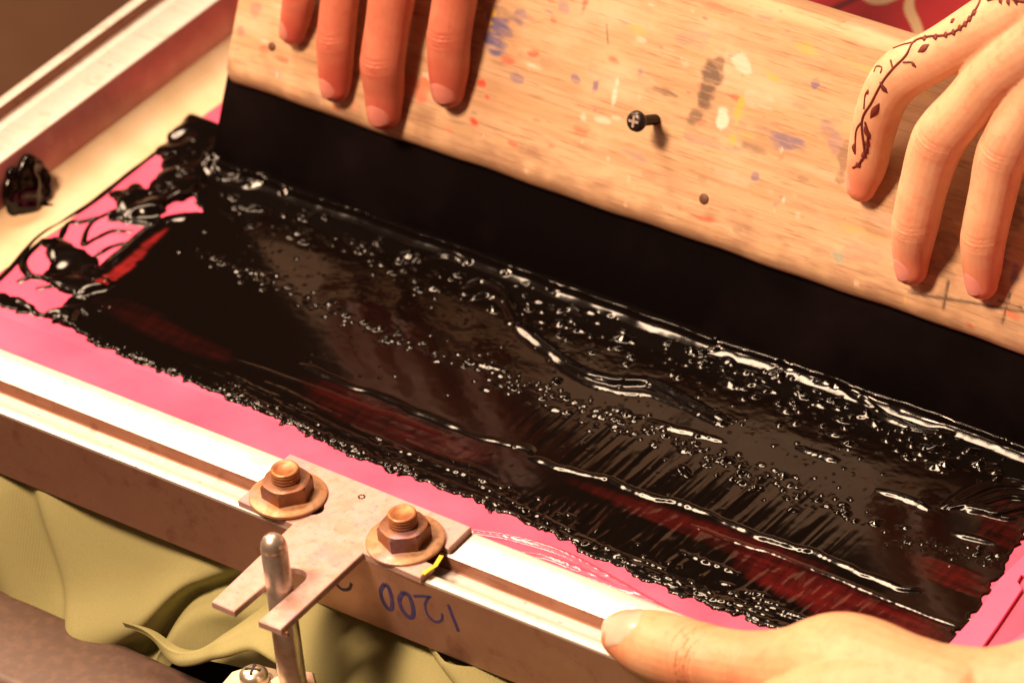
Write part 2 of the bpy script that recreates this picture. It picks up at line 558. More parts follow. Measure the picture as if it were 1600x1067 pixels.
def noise(sx, sy=None):
    a = blur(rng.standard_normal((NX, NY)), sx, sy); return a / a.std()


def inside(poly, X, Y):
    r = np.zeros(X.shape, bool); n = len(poly)
    for i in range(n):
        x0, y0 = poly[i]; x1, y1 = poly[(i + 1) % n]
        if y0 == y1: continue
        c = (y0 > Y) != (y1 > Y)
        r ^= c & (X < (x1 - x0) * (Y - y0) / (y1 - y0) + x0)
    return r


def M2(pts): return np.array([atz(x, y, ZM)[:2] for x, y in pts])


jx = .07 * noise(.12) + .035 * noise(.045); jy = .07 * noise(.12) + .035 * noise(.045)


def area_of(pts, jit=1.0):
    return inside(M2(pts), GX + jit * jx, GY + jit * jy).astype(float)


main = area_of([(95, 500), (160, 540), (235, 575), (330, 610), (400, 640), (460, 670), (530, 705), (600, 733), (650, 748), (700, 768), (780, 800), (860, 835),
                (900, 855), (960, 885), (1030, 915), (1100, 945), (1180, 972), (1260, 1000), (1330, 1040), (1430, 1060), (1480, 1010), (1530, 952), (1560, 905),
                (1575, 870), (1604, 835), (1680, 800), (1720, 740), (1800, 700), (1600, 640), (300, 170), (318, 240), (300, 300), (318, 335), (236, 358), (150, 434), (128, 452), (95, 480), (120, 490)])
far = area_of([(345, 130), (322, 165), (300, 175), (272, 208), (240, 238), (262, 250), (300, 240), (335, 262), (420, 240)])
b1 = area_of([(235, 285), (262, 262), (292, 252), (318, 285), (300, 315), (258, 318), (238, 308)])
b6 = area_of([(160, 345), (178, 330), (205, 326), (240, 330), (262, 322), (250, 345), (215, 352), (185, 346)])
b7 = area_of([(250, 262), (285, 240), (310, 225), (330, 250), (322, 300), (290, 285), (268, 280)])
b2 = area_of([(172, 302), (215, 290), (238, 302), (262, 318), (258, 336), (225, 340), (200, 348), (190, 332)])
b3 = area_of([(64, 378), (90, 374), (138, 398), (168, 428), (185, 440), (150, 460), (120, 470), (92, 452), (66, 440), (78, 408)])
b4 = area_of([(-30, 452), (18, 462), (64, 488), (38, 490), (10, 480), (-30, 478)])
b5 = area_of([(64, 494), (95, 488), (132, 480), (112, 510), (160, 540)])
cover = np.maximum.reduce([main, far, b1, b2, b3, b4, b5, b6, b7])


def stamp_line(dst, P, a, s, amp=None):
    """raised bead along a line, profile gaussian"""
    P = np.asarray(P); k = int(3.2 * s / dx) + 1
    for n_, (x, y) in enumerate(P):
        i = int(round((x - xs[0]) / dx)); j = int(round((y - ys[0]) / dx))
        i0, i1, j0, j1 = max(i - k, 0), min(i + k + 1, NX), max(j - k, 0), min(j + k + 1, NY)
        if i0 >= i1 or j0 >= j1: continue
        aa = a if amp is None else a * amp[n_]
        g_ = aa * np.exp(-((GX[i0:i1, j0:j1] - x) ** 2 + (GY[i0:i1, j0:j1] - y) ** 2) / (2 * s * s))
        dst[i0:i1, j0:j1] = np.maximum(dst[i0:i1, j0:j1], g_)


def stamp_fold(dst, P, w, slope, amp):
    """a fold of ink with straight flanks of a given slope"""
    P = np.asarray(P); k = int(1.3 * w / dx) + 1
    for n_, (x, y) in enumerate(P):
        i = int(round((x - xs[0]) / dx)); j = int(round((y - ys[0]) / dx))
        i0, i1, j0, j1 = max(i - k, 0), min(i + k + 1, NX), max(j - k, 0), min(j + k + 1, NY)
        if i0 >= i1 or j0 >= j1: continue
        ww_ = w * (.45 + .55 * amp[n_]); d = np.hypot(GX[i0:i1, j0:j1] - x, GY[i0:i1, j0:j1] - y)
        dst[i0:i1, j0:j1] = np.maximum(dst[i0:i1, j0:j1], slope * (.9 + .1 * amp[n_]) * np.clip(ww_ - d, 0, None))


def dense(pts, wob=.03, per=40):
    P = catmull(np.c_[M2(pts), np.zeros(len(pts))], per)[:, :2]
    L = np.r_[0, np.cumsum(np.linalg.norm(np.diff(P, axis=0), axis=1))]
    t = np.arange(0, L[-1], .03); Q = np.c_[np.interp(t, L, P[:, 0]), np.interp(t, L, P[:, 1])]
    ph = rng.random(4) * 6
    Q[:, 1] += wob * (np.sin(t * 2.3 + ph[0]) + .6 * np.sin(t * 4.7 + ph[1]) + .25 * np.sin(t * 8 + ph[2]))
    amp = np.clip(.85 + .2 * np.sin(t * 1.3 + ph[3]) + .10 * np.sin(t * 4.1 + ph[0]), .4, 1.2)
    e_ = np.minimum(t, L[-1] - t) / min(.35, L[-1] * .3); amp = amp * np.clip(e_, .12, 1) ** .7
    return Q, amp


# strands that run over the pink border
strand = np.zeros((NX, NY))
for pts, a, s in (([(258, 228), (200, 272), (150, 312), (100, 345), (58, 372), (20, 415), (-10, 445)], .10, .05), ([(305, 338), (264, 345), (234, 362), (202, 390), (165, 420), (145, 440)], .12, .13), ([(66, 375), (40, 402), (38, 418), (46, 430), (70, 436)], .10, .06),
                  ([(205, 318), (165, 335), (140, 352), (130, 382), (150, 372), (175, 362), (205, 362)], .08, .045), ([(30, 440), (50, 432), (72, 434)], .09, .06),
                  ([(20, 465), (40, 478), (62, 492), (100, 488)], .09, .06), ([(60, 450), (90, 447), (120, 455), (160, 462)], .07, .05),
                  ([(110, 348), (130, 346), (160, 338)], .08, .06), ([(175, 335), (205, 345), (240, 352)], .10, .08), ([(95, 372), (105, 350), (130, 345)], .08, .06), ([(150, 400), (175, 385), (210, 378)], .08, .05), ([(262, 290), (230, 300), (190, 305)], .12, .09), ([(300, 215), (285, 245), (275, 275)], .14, .1), ([(330, 250), (322, 275), (300, 300)], .14, .1), ([(330, 250), (300, 258), (262, 248)], .08, .07)):
    Q, amp = dense(pts, .03); stamp_line(strand, Q, a * 1.15, s * 1.45, np.clip(amp, .5, 1.2))
hole = np.zeros((NX, NY))
for cx, cy, rx, ry in ((286, 325, .22, .16), (150, 448, .12, .08), (268, 300, .3, .08), (130, 488, .3, .1), (205, 372, .0, .0)):
    if rx == 0: continue
    c = atz(cx, cy, ZM); hole = np.maximum(hole, np.exp(-(((GX - c[0] + jx) / rx) ** 2 + ((GY - c[1] + jy) / ry) ** 2) * .7))

mb_ = blur(cover, .045)
m2 = blur(cover, .16)
h = .045 * np.tanh((mb_ - .5) * 5) + .035 * np.exp(-((mb_ - .72) / .22) ** 2)
h -= .12 * np.clip(hole - .45, 0, 1) * 2
cl = blur(np.maximum.reduce([far, b1, b2, b3, b5, b7]), .14)
h += cl * (.17 + .05 * noise(.26)) * (mb_ > .5) * np.clip((mb_ - .5) * 3, 0, 1)
h = np.maximum(h, strand - .02)

# thin film where the red emulsion shines through
thin = np.zeros((NX, NY)); comb = noise(.045, .38); drag = noise(.9, .05)
for pts, k, s in (([(240, 370), (262, 358), (208, 420), (168, 451), (148, 447), (170, 428), (205, 402)], .8, .05), ([(150, 478), (195, 470), (250, 490), (310, 530), (380, 560), (330, 565), (240, 528)], .05, .2),
                  ([(480, 585), (600, 632), (700, 680), (815, 706), (720, 725), (600, 690), (500, 640)], .08, .22), ([(870, 740), (960, 765), (1060, 800), (1180, 845), (1300, 890), (1240, 900), (1100, 850), (960, 790)], .13, .14),
                  ([(1140, 850), (1300, 910), (1500, 985), (1480, 1010), (1420, 1040), (1300, 985), (1180, 900)], .25, .14), ([(1540, 820), (1620, 770), (1640, 800), (1580, 860), (1545, 850)], .34, .1),
                  ([(1420, 870), (1480, 882), (1560, 905), (1530, 935), (1460, 912)], .22, .1), ([(1500, 840), (1540, 845), (1560, 862), (1520, 860)], .4, .07), ([(685, 745), (715, 740), (705, 755)], .35, .06)):
    bm = blur(area_of(pts, .35 if s == .05 else 1.5), s if s == .05 else 1.1, s * .7)
    if s != .05: bm = np.clip(bm * 1.7 - .45 + bm * (.17 * comb + .20 * drag), 0, 1)
    thin = np.maximum(thin, k * bm)
thin *= np.clip(1 + .22 * noise(.7, .07) + .12 * noise(.06, .3), 0, 1.4)

# long squeegee ridges
ridge = np.zeros((NX, NY))
for pts, a, s, wob in (
        ([(120, 470), (170, 492), (300, 540), (400, 575), (500, 610), (560, 633), (640, 662), (690, 680)], .045, .045, .012),
        ([(470, 572), (530, 598), (590, 618), (650, 643), (720, 673), (780, 692), (825, 703), (832, 712)], .11, .07, .03),
        ([(828, 718), (880, 733), (960, 755), (1010, 775), (1100, 800), (1160, 830), (1240, 855), (1310, 880), (1390, 915), (1440, 925)], .11, .07, .04),
        ([(1080, 822), (1170, 855), (1205, 865), (1320, 910), (1430, 955), (1505, 982)], .06, .05, .008),
        ([(812, 512), (850, 545), (900, 580), (950, 597), (1010, 600), (1060, 625), (1130, 662)], .17, .14, .015),
        ([(820, 530), (860, 562), (910, 596), (960, 612), (1010, 618), (1070, 640)], .10, .07, .02),
        ([(725, 450), (755, 440), (785, 455), (808, 492)], .20, .11, .01), ([(735, 470), (765, 462), (790, 478), (803, 505)], .16, .09, .01),
        ([(640, 412), (665, 405), (700, 402), (722, 412)], .16, .10, .01), ([(1370, 768), (1410, 778), (1450, 798)], .15, .09, .02),
        ([(1490, 835), (1520, 842), (1556, 852)], .12, .07, .01), ([(1275, 600), (1310, 608), (1345, 628)], .16, .10, .02), ([(1340, 625), (1390, 655), (1430, 672), (1490, 680)], .16, .10, .02),
        ([(1395, 640), (1440, 655), (1490, 668)], .14, .08, .01), ([(1165, 595), (1190, 606), (1215, 615)], .15, .1, .02), ([(540, 372), (560, 384), (582, 392)], .14, .09, .02), ([(1020, 660), (1060, 672), (1128, 692)], .13, .09, .03),
        ([(740, 570), (765, 575), (790, 582)], .14, .09, .02), ([(950, 640), (975, 645), (992, 655)], .14, .09, .02), ([(1245, 700), (1280, 712), (1310, 722)], .13, .08, .02), ([(870, 490), (890, 485), (908, 494)], .16, .1, .01)):
    Q, amp = dense(pts, wob)
    if s >= .13: stamp_line(ridge, Q, .15, .125, .6 + .4 * amp); continue
    stamp_fold(ridge, Q, min(2.3 * s, .19) if s > .05 else 1.7 * s, (.52 if s >= .13 else (.35, .37, .34, .39)[rng.integers(4)]) if s > .05 else .40, amp)
# fine dragged lines along the near edge, each a thin bead of ink
edge_line = [(150, 540), (235, 572), (330, 607), (400, 636), (460, 666), (530, 700), (600, 730), (700, 765), (780, 796), (860, 830), (960, 880), (1030, 910), (1100, 940), (1180, 966), (1260, 995)]
EL = catmull(np.c_[M2(edge_line), np.zeros(len(edge_line))], 30)[:, :2]
for _ in range(70):
    i0 = rng.integers(0, len(EL) - 30); n_ = rng.integers(14, 70); off = abs(rng.normal()) * .55 + .03
    Q = EL[i0:i0 + n_]
    t_ = np.linspace(0, 1, max(int(len(Q) * 3.2), 8)); Q = np.c_[np.interp(t_, np.linspace(0, 1, len(Q)), Q[:, 0]), np.interp(t_, np.linspace(0, 1, len(Q)), Q[:, 1])]
    Q[:, 1] += off + .02 * np.sin(t_ * 9 + off * 9) + .12 * t_ * rng.normal()
    stamp_line(ridge, Q, .025 + .04 * rng.random(), .032 + .016 * rng.random(), np.sin(np.pi * np.clip(t_, .05, .95)) * (.8 + .25 * np.sin(t_ * 37 + off * 50)))
# swirls at both ends of the blade
for base, n_, a in (((1500, 770), 7, .16), ((330, 275), 5, .16)):
    for k in range(n_):
        o = k * 9
        if base[0] > 1000: pts = [(1470 + o * .6, 795 + o * .2 - k * 2), (1510 + o, 768 + o * .8), (1555 + o, 752 + o), (1610 + o, 760 + o * .9)]
        else: pts = [(318 + k * 3, 240 + k * 5), (325 + o * .6, 268 + k * 5), (352 + o, 288 - k * 2), (400 + o, 296 - k * 3)]
        Q, amp = dense(pts, .05); stamp_fold(ridge, Q, .17, (.36, .7)[k % 2], amp)
ridge = blur(ridge, .03) * np.clip(1 + .07 * noise(.3, .2), .6, 1.3)
# foot of the blade: ink climbs the rubber
foot = np.zeros((NX, NY)); yb = 6.0 + .04 * noise(.5, 3)[:, :1]
gap = np.clip(yb - GY + .05 * noise(1.3, 4)[:, :1] + .006 * noise(.2, 4)[:, :1], 0, 9)
foot = (.36 * np.clip(.40 - gap, 0, None) + .16 * np.exp(-gap / .06)) * (GX > -18.6)

# bubbles, drops and torn flecks
dl = np.zeros((NX, NY))
def drops(pts, spread, count, r0, r1, ecc=1.6, k=.55):
    P = catmull(np.c_[M2(pts), np.zeros(len(pts))], 30)[:, :2]
    for _ in range(count):
        x, y = P[rng.integers(len(P))]; x += rng.normal() * .25; y += rng.normal() * spread
        r = r0 + (r1 - r0) * rng.random() ** 3
        e = 1 + (ecc - 1) * rng.random(); an = rng.normal() * .35
        w_ = int(r * e / dx) + 2
        i = int((x - xs[0]) / dx); j = int((y - ys[0]) / dx)
        if i < w_ or j < w_ or i >= NX - w_ or j >= NY - w_ or mb_[i, j] < .6: continue
        sl = (slice(i - w_, i + w_ + 1), slice(j - w_, j + w_ + 1))
        X, Y = GX[sl] - x, GY[sl] - y
        d2 = ((X * math.cos(an) + Y * math.sin(an)) / (r * e)) ** 2 + ((-X * math.sin(an) + Y * math.cos(an)) / r) ** 2
        dl[sl] = np.maximum(dl[sl], (rng.uniform(.30, .42) if rng.random() < .65 else rng.uniform(.7, .95)) * r * np.clip(1 - np.sqrt(d2), 0, 1))


front = [(100, 508), (160, 535), (235, 568), (330, 605), (400, 632), (460, 660), (530, 695), (600, 725), (650, 740)]
drops(front, .13, 420, .045, .11, 2.0, .65)
drops([(590, 690), (650, 735), (760, 780), (900, 845), (1000, 890), (1150, 955)], .2, 130, .04, .09, 4.0, .5)
drops([(720, 735), (850, 800), (1000, 870), (1180, 940)], .25, 70, .04, .09, 4.5, .5)
mid = [(300, 395), (350, 415), (420, 440), (500, 480), (590, 520), (640, 540), (760, 575), (860, 615), (960, 650), (1060, 690), (1160, 740), (1300, 795), (1450, 840), (1560, 872)]
drops(mid, .22, 330, .05, .16, 1.8, .7)
drops([(740, 572), (870, 625), (960, 660), (1060, 695), (1200, 750), (1320, 800)], .4, 170, .06, .2, 2.4, .55)
top = [(330, 320), (420, 345), (520, 375), (640, 420), (760, 450), (900, 500), (1050, 560), (1200, 610), (1350, 670), (1480, 720)]
drops(top, .65, 230, .05, .17, 2.2, .6)
drops(top, .5, 60, .12, .26, 2.6, .42)
drops([(620, 410), (760, 455), (900, 500), (1050, 570), (1200, 620), (1350, 690)], .9, 45, .10, .24, 2.8, .34)
drops([(1100, 560), (1200, 600), (1350, 660), (1500, 715), (1560, 740)], .45, 80, .06, .2, 3.0, .5)
drops([(140, 465), (170, 480), (100, 460)], .14, 90, .04, .07, 1.3, .8)
drops([(180, 320), (230, 310), (280, 290), (290, 230)], .25, 40, .06, .15, 1.6, .6)
drops([(1400, 850), (1500, 860), (1560, 880)], .25, 90, .04, .08, 1.6, .7)
drops([(400, 520), (800, 640), (1200, 800)], 1.4, 70, .035, .07, 1.6, .7)

drops([(330, 350), (480, 400), (640, 450), (800, 520), (950, 580), (1150, 660), (1350, 740)], 1.0, 420, .035, .08, 1.6, .7)
h += blur(dl, .02) * np.clip((mb_ - .5) * 4, 0, 1)
# smear texture: pulled streaks, curdled zone, faint overall waviness
def zone(pts, s): return blur(area_of(pts, 2), s)
streak = noise(.055, .7); streak2 = noise(.11, 1.1)
zs = zone([(800, 640), (900, 640), (1080, 700), (1280, 760), (1340, 850), (1300, 880), (1160, 820), (1000, 765), (850, 705)], .3)
zc = zone([(420, 340), (700, 420), (1000, 540), (1350, 680), (1500, 760), (1500, 830), (1300, 770), (1000, 650), (700, 560), (470, 450)], .35)
zq = zone([(1030, 800), (1200, 880), (1420, 960), (1380, 1000), (1200, 960), (1050, 900), (900, 840), (760, 770)], .2)
h += zs * (.006 * streak + .009 * streak2) + zc * (.005 * noise(.34, .22) + .0011 * noise(.09, .06) + .0005 * noise(.05)) + zq * (.012 * noise(.08, .3))
h += (.0006 * noise(.10) + .003 * noise(.6)) * np.clip(mb_ * 2 - 1, 0, 1)
h += (ridge + foot) * np.clip((mb_ - .5) * 4, 0, 1)
h -= .02 * np.clip(thin, 0, 1) * np.clip(mb_ * 2 - 1, 0, 1)
h = np.where(mb_ > .8, np.maximum(h, .012), h)
thin = np.clip(thin - 3.0 * np.clip(ridge + foot - .02, 0, 1) - .9 * cl * (thin < .5), 0, 1)

quads = grid_faces(NX, NY)
keep = (h.ravel()[quads].max(1) > -.004)
quads = quads[keep]
used = np.zeros(NX * NY, bool); used[quads.ravel()] = True
remap = np.cumsum(used) - 1
V = np.stack([GX, GY, ZM + h], -1).reshape(-1, 3)[used]
ink = fast_mesh('black_ink', V, remap[quads], INK, None, (0, 0, ZM), {'film': thin.ravel()[used]})
tag(ink, 'glossy wet black ink spread and rippled over the pink mesh under the squeegee', 'ink', kind='stuff')

# lump of ink sticking to the left rail's inner wall
mbk = MB(); wx = -22.36
def wall(px, py, o=0.): p = at(px, py, (1, 0, 0), wx + o); return p
blobP = [wall(45, 265, .15), wall(42, 290, .25), wall(45, 318, .3), wall(50, 338, .3)]
tube(mbk, blobP, [.55, .80, .72, .42], 24, (1, 0, 0), .5)
tube(mbk, [wall(20, 275, .1), wall(18, 305, .2), wall(30, 340, .2)], [.3, .42, .3], 16, (1, 0, 0), .6)
tube(mbk, [wall(66, 270, .2), wall(70, 292, .35), wall(62, 320, .4)], [.25, .36, .3], 16, (1, 0, 0), .7)
tube(mbk, [wall(62, 322, .5), wall(80, 323, .8), wall(97, 326, .95)], [.18, .11, .08], 12, (1, 0, 0), .8)
tube(mbk, [wall(40, 262, .2), wall(58, 258, .2), wall(68, 268, .2)], [.2, .22, .15], 12, (1, 0, 0), .8)


def remeshed(mb, voxel, smooth_it):
    me = bpy.data.meshes.new('tmp'); me.from_pydata((np.array(mb.v) * CM).tolist(), [], mb.f); me.update()
    o = bpy.data.objects.new('tmp', me); COL.objects.link(o)
    r = o.modifiers.new('r', 'REMESH'); r.mode = 'VOXEL'; r.voxel_size = voxel * CM
    if smooth_it:
        s = o.modifiers.new('s', 'SMOOTH'); s.factor = .5; s.iterations = smooth_it
    dg = bpy.context.evaluated_depsgraph_get(); dg.update()
    ev = o.evaluated_get(dg).to_mesh()
    n = len(ev.vertices); co = np.empty(n * 3, np.float32); ev.vertices.foreach_get('co', co)
    nrm = np.empty(n * 3, np.float32); ev.vertices.foreach_get('normal', nrm)
    faces = [tuple(p.vertices) for p in ev.polygons]
    o.evaluated_get(dg).to_mesh_clear(); bpy.data.objects.remove(o); bpy.data.meshes.remove(me)
    return co.reshape(-1, 3).astype(float) / CM, nrm.reshape(-1, 3).astype(float), faces


co, nr, fc = remeshed(mbk, .05, 3)
wv = np.sin(co[:, 1] * 4 + co[:, 2] * 3) * np.sin(co[:, 2] * 5 - co[:, 1] * 3 + 1) + .35 * np.sin(co[:, 2] * 9 + co[:, 1] * 7)
co = co + nr * (wv * .045)[:, None]
tag(mesh('ink_blob', co, fc, INK), 'thick lump of wet black ink stuck to the inner wall of the left rail', 'ink blob')

# ------------------------------------------------------------------ squeegee
TH = math.radians(27)
SN = np.array([0, -math.cos(TH), math.sin(TH)]); SW = np.array([0, math.sin(TH), math.cos(TH)]); SO = np.array([0, 6.0, ZM + .03])
def sq(x, w, n): return SO + np.array([1., 0, 0]) * x + SW * w + SN * n
def atw(px, py, hgt=0.0):
    """pixel on the plane parallel to the handle's face, hgt above it"""
    return at(px, py, SN, SN @ SO + .7 + hgt)


squeegee = thing('squeegee', sq(0, 0, -.4), 'paint stained wooden squeegee with a wide black rubber blade drawn through the ink', 'squeegee')
XL, XR = -17.95, 27.0
# blade
bp = [(-.78, .03), (-.74, 0), (-.06, 0), (0, .06), (0, 4.6), (-.78, 4.6)]
V = []; nxb = 60
for x in np.linspace(XL - .35, XR, nxb):
    for n_, w_ in bp: V.append(sq(x, w_, n_ + .012 * math.sin(x * .9) * (1 if n_ > -.3 else 0)))
k = len(bp); Fc = []
for i in range(nxb - 1):
    for j in range(k): Fc.append((i * k + j, (i + 1) * k + j, (i + 1) * k + (j + 1) % k, i * k + (j + 1) % k))
Fc += [tuple(range(k)), tuple(range((nxb - 1) * k + k - 1, (nxb - 1) * k - 1, -1))]
bl = mesh('blade', V, Fc, RUBBER, squeegee, True); bl.data.set_sharp_from_angle(angle=math.radians(50))

# handle: rounded board, fine grid on the front face so that old paint can sit on it
def arc(cn, cw, r, a0, a1, n): return [(cn + r * math.cos(a), cw + r * math.sin(a)) for a in np.radians(np.linspace(a0, a1, n))]
W0, W1, NB = 3.25, 12.0, -1.75
front_line = [(.7, w) for w in np.arange(W0 + .75, W1 - .5, .07)]
pr = arc(0.05, W0 + .65, .65, -90, 0, 10)[:-1] + front_line + arc(.2, W1 - .5, .5, 0, 90, 7) + [(-.6, W1)] + arc(NB + .5, W1 - .5, .5, 90, 180, 7) + [(NB, 8.)] + arc(NB + .5, W0 + .5, .5, 180, 270, 6)
pr = np.array(pr); npf = len(pr)
xw = np.arange(XL, XR, .07); xw[0] = XL; nxw = len(xw)
PX_, PN = np.meshgrid(xw, np.arange(npf), indexing='ij')
nn = pr[PN, 0]; ww = pr[PN, 1]
# slight unevenness and a soft end
wear = .02 * np.sin(PX_ * .7) + .015 * np.sin(PX_ * 1.9 + 1)
end = np.clip(1 - (PX_ - XL) / .25, 0, 1) ** 2 * .16
cn, cw_ = -.5, 7.6
nn2 = nn + (cn - nn) * end * .35; ww2 = ww + np.sign(cw_ - ww) * end * .8 + wear * (ww < 4.5)
HV = SO + PX_[..., None] * np.array([1., 0, 0]) + ww2[..., None] * SW + nn2[..., None] * SN
# paint stains: colour + amount, in board coordinates
stain = np.zeros((nxw, npf, 4)); stain[..., :3] = .5
on_front = (nn > .0)
rs = np.random.default_rng(3)
def ns(scale):
    a = rs.standard_normal((nxw, npf)); fx = np.fft.fftfreq(nxw)[:, None]; fy = np.fft.rfftfreq(npf)[None]
    a = np.fft.irfft2(np.fft.rfft2(a) * np.exp(-2 * np.pi ** 2 * ((fx * scale[0] / .07) ** 2 + (fy * scale[1] / .07) ** 2)), s=(nxw, npf)); return a / a.std()
sn1, sn2 = ns((.14, .07)), ns((.35, .16))
def smear(px, py, col, rx, ry, amt=.9, rag=.8, ang=0.):
    p = atw(px, py); X = PX_ - p[0]; W_ = ww - (p - SO) @ SW
    c, s = math.cos(ang), math.sin(ang)
    d = np.sqrt(((X * c + W_ * s) / rx) ** 2 + ((-X * s + W_ * c) / ry) ** 2)
    a = np.clip((1.0 - d + rag * (.2 * sn1 + .22 * sn2) ) * 2.2, 0, 1) * amt * on_front * (d < 2.6)
    m_ = a > stain[..., 3]
    stain[..., :3][m_] = col; stain[..., 3] = np.maximum(stain[..., 3], a)
BLU, RDD, GRY, YEL, WHT, TEA, PNK = (.10, .09, .22), (.62, .06, .03), (.10, .065, .05), (.70, .42, .04), (.80, .66, .58), (.18, .30, .24), (.70, .12, .14)
for a in ((778, 55, BLU, .6, .75, .9), (765, 62, BLU, .4, .35, .95), (812, 25, BLU, .35, .3, .6), (770, 38, YEL, .16, .45, .8), (806, 120, BLU, .3, .25, .5), (930, 135, BLU, .16, .35, .7), (898, 122, BLU, .25, .2, .6),
          (1104, 140, GRY, .42, 1.0, .85), (1120, 110, GRY, .3, .6, .7), (1088, 180, GRY, .35, .35, .7), (1130, 185, WHT, .25, .45, .8), (1160, 100, WHT, .35, .3, .6), (1155, 170, YEL, .2, .5, .6), (1145, 215, YEL, .2, .3, .5),
          (1230, 220, BLU, .75, .3, .65), (1180, 232, GRY, .5, .2, .5), (1275, 130, BLU, .2, .3, .6), (1290, 195, BLU, .5, .3, .4), (1320, 250, GRY, .25, .9, .55), (1305, 220, BLU, .3, .4, .4), (1180, 275, BLU, .22, .22, .6), (1210, 320, BLU, .3, .2, .4),
          (1040, 145, GRY, .5, .1, .7), (1000, 115, BLU, .25, .3, .5), (960, 150, WHT, .1, .5, .8), (912, 180, WHT, .25, .2, .7), (1310, 400, TEA, .28, .28, .55), (1290, 345, TEA, .5, .2, .3),
          (752, 130, RDD, .3, .18, .9), (760, 152, RDD, .22, .16, .95), (740, 190, RDD, .3, .18, .95), (795, 95, RDD, .4, .2, .6), (832, 85, RDD, .25, .15, .75), (960, 95, RDD, .35, .15, .6), (800, 225, RDD, .25, .12, .6), (840, 190, RDD, .3, .15, .4), (862, 228, RDD, .2, .12, .4), (700, 200, RDD, .4, .2, .4),
          (1100, 343, RDD, .75, .09, .8), (1010, 275, RDD, .35, .18, .35), (905, 205, RDD, .4, .25, .3), (838, 192, YEL, .12, .1, .8), (912, 13, RDD, .15, .3, .7), (865, 32, RDD, .2, .15, .4), (880, 10, BLU, .3, .3, .35), (995, 45, YEL, .5, .3, .3), (1260, 75, YEL, .4, .3, .4),
          (412, 75, RDD, .28, .16, .8), (440, 92, RDD, .35, .1, .8), (376, 50, PNK, .2, .25, .7), (400, 15, PNK, .3, .3, .5), (372, 75, PNK, .12, .16, .6), (470, 45, RDD, .3, .1, .3), (358, 100, GRY, .15, .25, .5),
          (690, 40, RDD, .4, .3, .35), (660, 140, RDD, .3, .4, .5), (590, 30, RDD, .3, .5, .3), (545, 170, RDD, .5, .2, .3), (1560, 400, BLU, .5, .8, .5), (1590, 330, GRY, .4, .9, .6), (1540, 440, RDD, .5, .2, .4), (1580, 490, RDD, .5, .15, .5), (1480, 400, GRY, .6, .8, .4), (1440, 300, GRY, .5, 1.0, .35), (1505, 350, YEL, .3, .5, .4), (1585, 430, BLU, .2, .4, .6), (1515, 510, RDD, .2, .1, .7)):
    smear(*a)
for _ in range(330):
    smear(rs.uniform(380, 1580), rs.uniform(-120, 520), [BLU, RDD, GRY, YEL, WHT, PNK, RDD, WHT, GRY][rs.integers(9)], rs.uniform(.05, .5) ** 1.2, rs.uniform(.04, .16), rs.uniform(.15, .6))
for _ in range(70):                                                 # worn-in, half rubbed out paint and grime along the grain
    smear(rs.uniform(380, 1590), rs.uniform(-80, 520), [BLU, RDD, GRY, GRY, WHT, PNK, YEL, WHT, (.30, .16, .09)][rs.integers(9)], rs.uniform(.4, 1.6), rs.uniform(.08, .3), rs.uniform(.10, .32), 1.6)
gr = np.clip((W0 + 1.15 - ww) / .9 + .35 * sn2 + .2 * sn1, 0, 1) * .5 * (nn > -.5) * (ww < 5.2)   # dried ink and dirt along the lower edge
m_ = gr > stain[..., 3]; stain[..., :3][m_] = (.20, .10, .06); stain[..., 3] = np.maximum(stain[..., 3], gr)
# pencilled ruler marks near the right end
def pline(p0, p1, wd, amt=.85):
    a = atw(*p0); b = atw(*p1); A = np.array([a[0], (a - SO) @ SW]); B = np.array([b[0], (b - SO) @ SW])
    d = B - A; t = np.clip(((PX_ - A[0]) * d[0] + (ww - A[1]) * d[1]) / (d @ d), 0, 1)
    ds = np.hypot(PX_ - A[0] - t * d[0], ww - A[1] - t * d[1]); q = np.clip(1.4 - ds / wd, 0, 1) * amt * on_front
    m_ = q > stain[..., 3]; stain[..., :3][m_] = (.05, .03, .022); stain[..., 3] = np.maximum(stain[..., 3], q)
pline((1420, 458), (1600, 487), .06); pline((1482, 440), (1474, 482), .07); pline((1578, 460), (1566, 505), .07); pline((1560, 470), (1596, 480), .05); pline((948, 40), (950, 70), .05, .6)
hq = grid_faces(nxw, npf)
wrap = np.array([[i * npf + npf - 1, (i + 1) * npf + npf - 1, (i + 1) * npf, i * npf] for i in range(nxw - 1)])
hand_v = HV.reshape(-1, 3)
# end caps as collapsed rings
capl = np.repeat((HV[0].mean(0))[None], npf, 0) + (HV[0] - HV[0].mean(0)) * .02 - np.array([.03, 0, 0])
capr = np.repeat((HV[-1].mean(0))[None], npf, 0) + (HV[-1] - HV[-1].mean(0)) * .02
allv = np.concatenate([hand_v, capl, capr]); N0 = nxw * npf
cq = []
for j in range(npf):
    j2 = (j + 1) % npf
    cq.append([N0 + j, j, j2, N0 + j2]); cq.append([(nxw - 1) * npf + j, N0 + npf + j, N0 + npf + j2, (nxw - 1) * npf + j2])
allst = np.concatenate([stain.reshape(-1, 4), np.tile([.5, .5, .5, 0], (2 * npf, 1))])
fast_mesh('handle', allv, np.concatenate([hq, wrap, np.array(cq)])[:, ::-1], WOOD, squeegee, None, {'stain': allst})

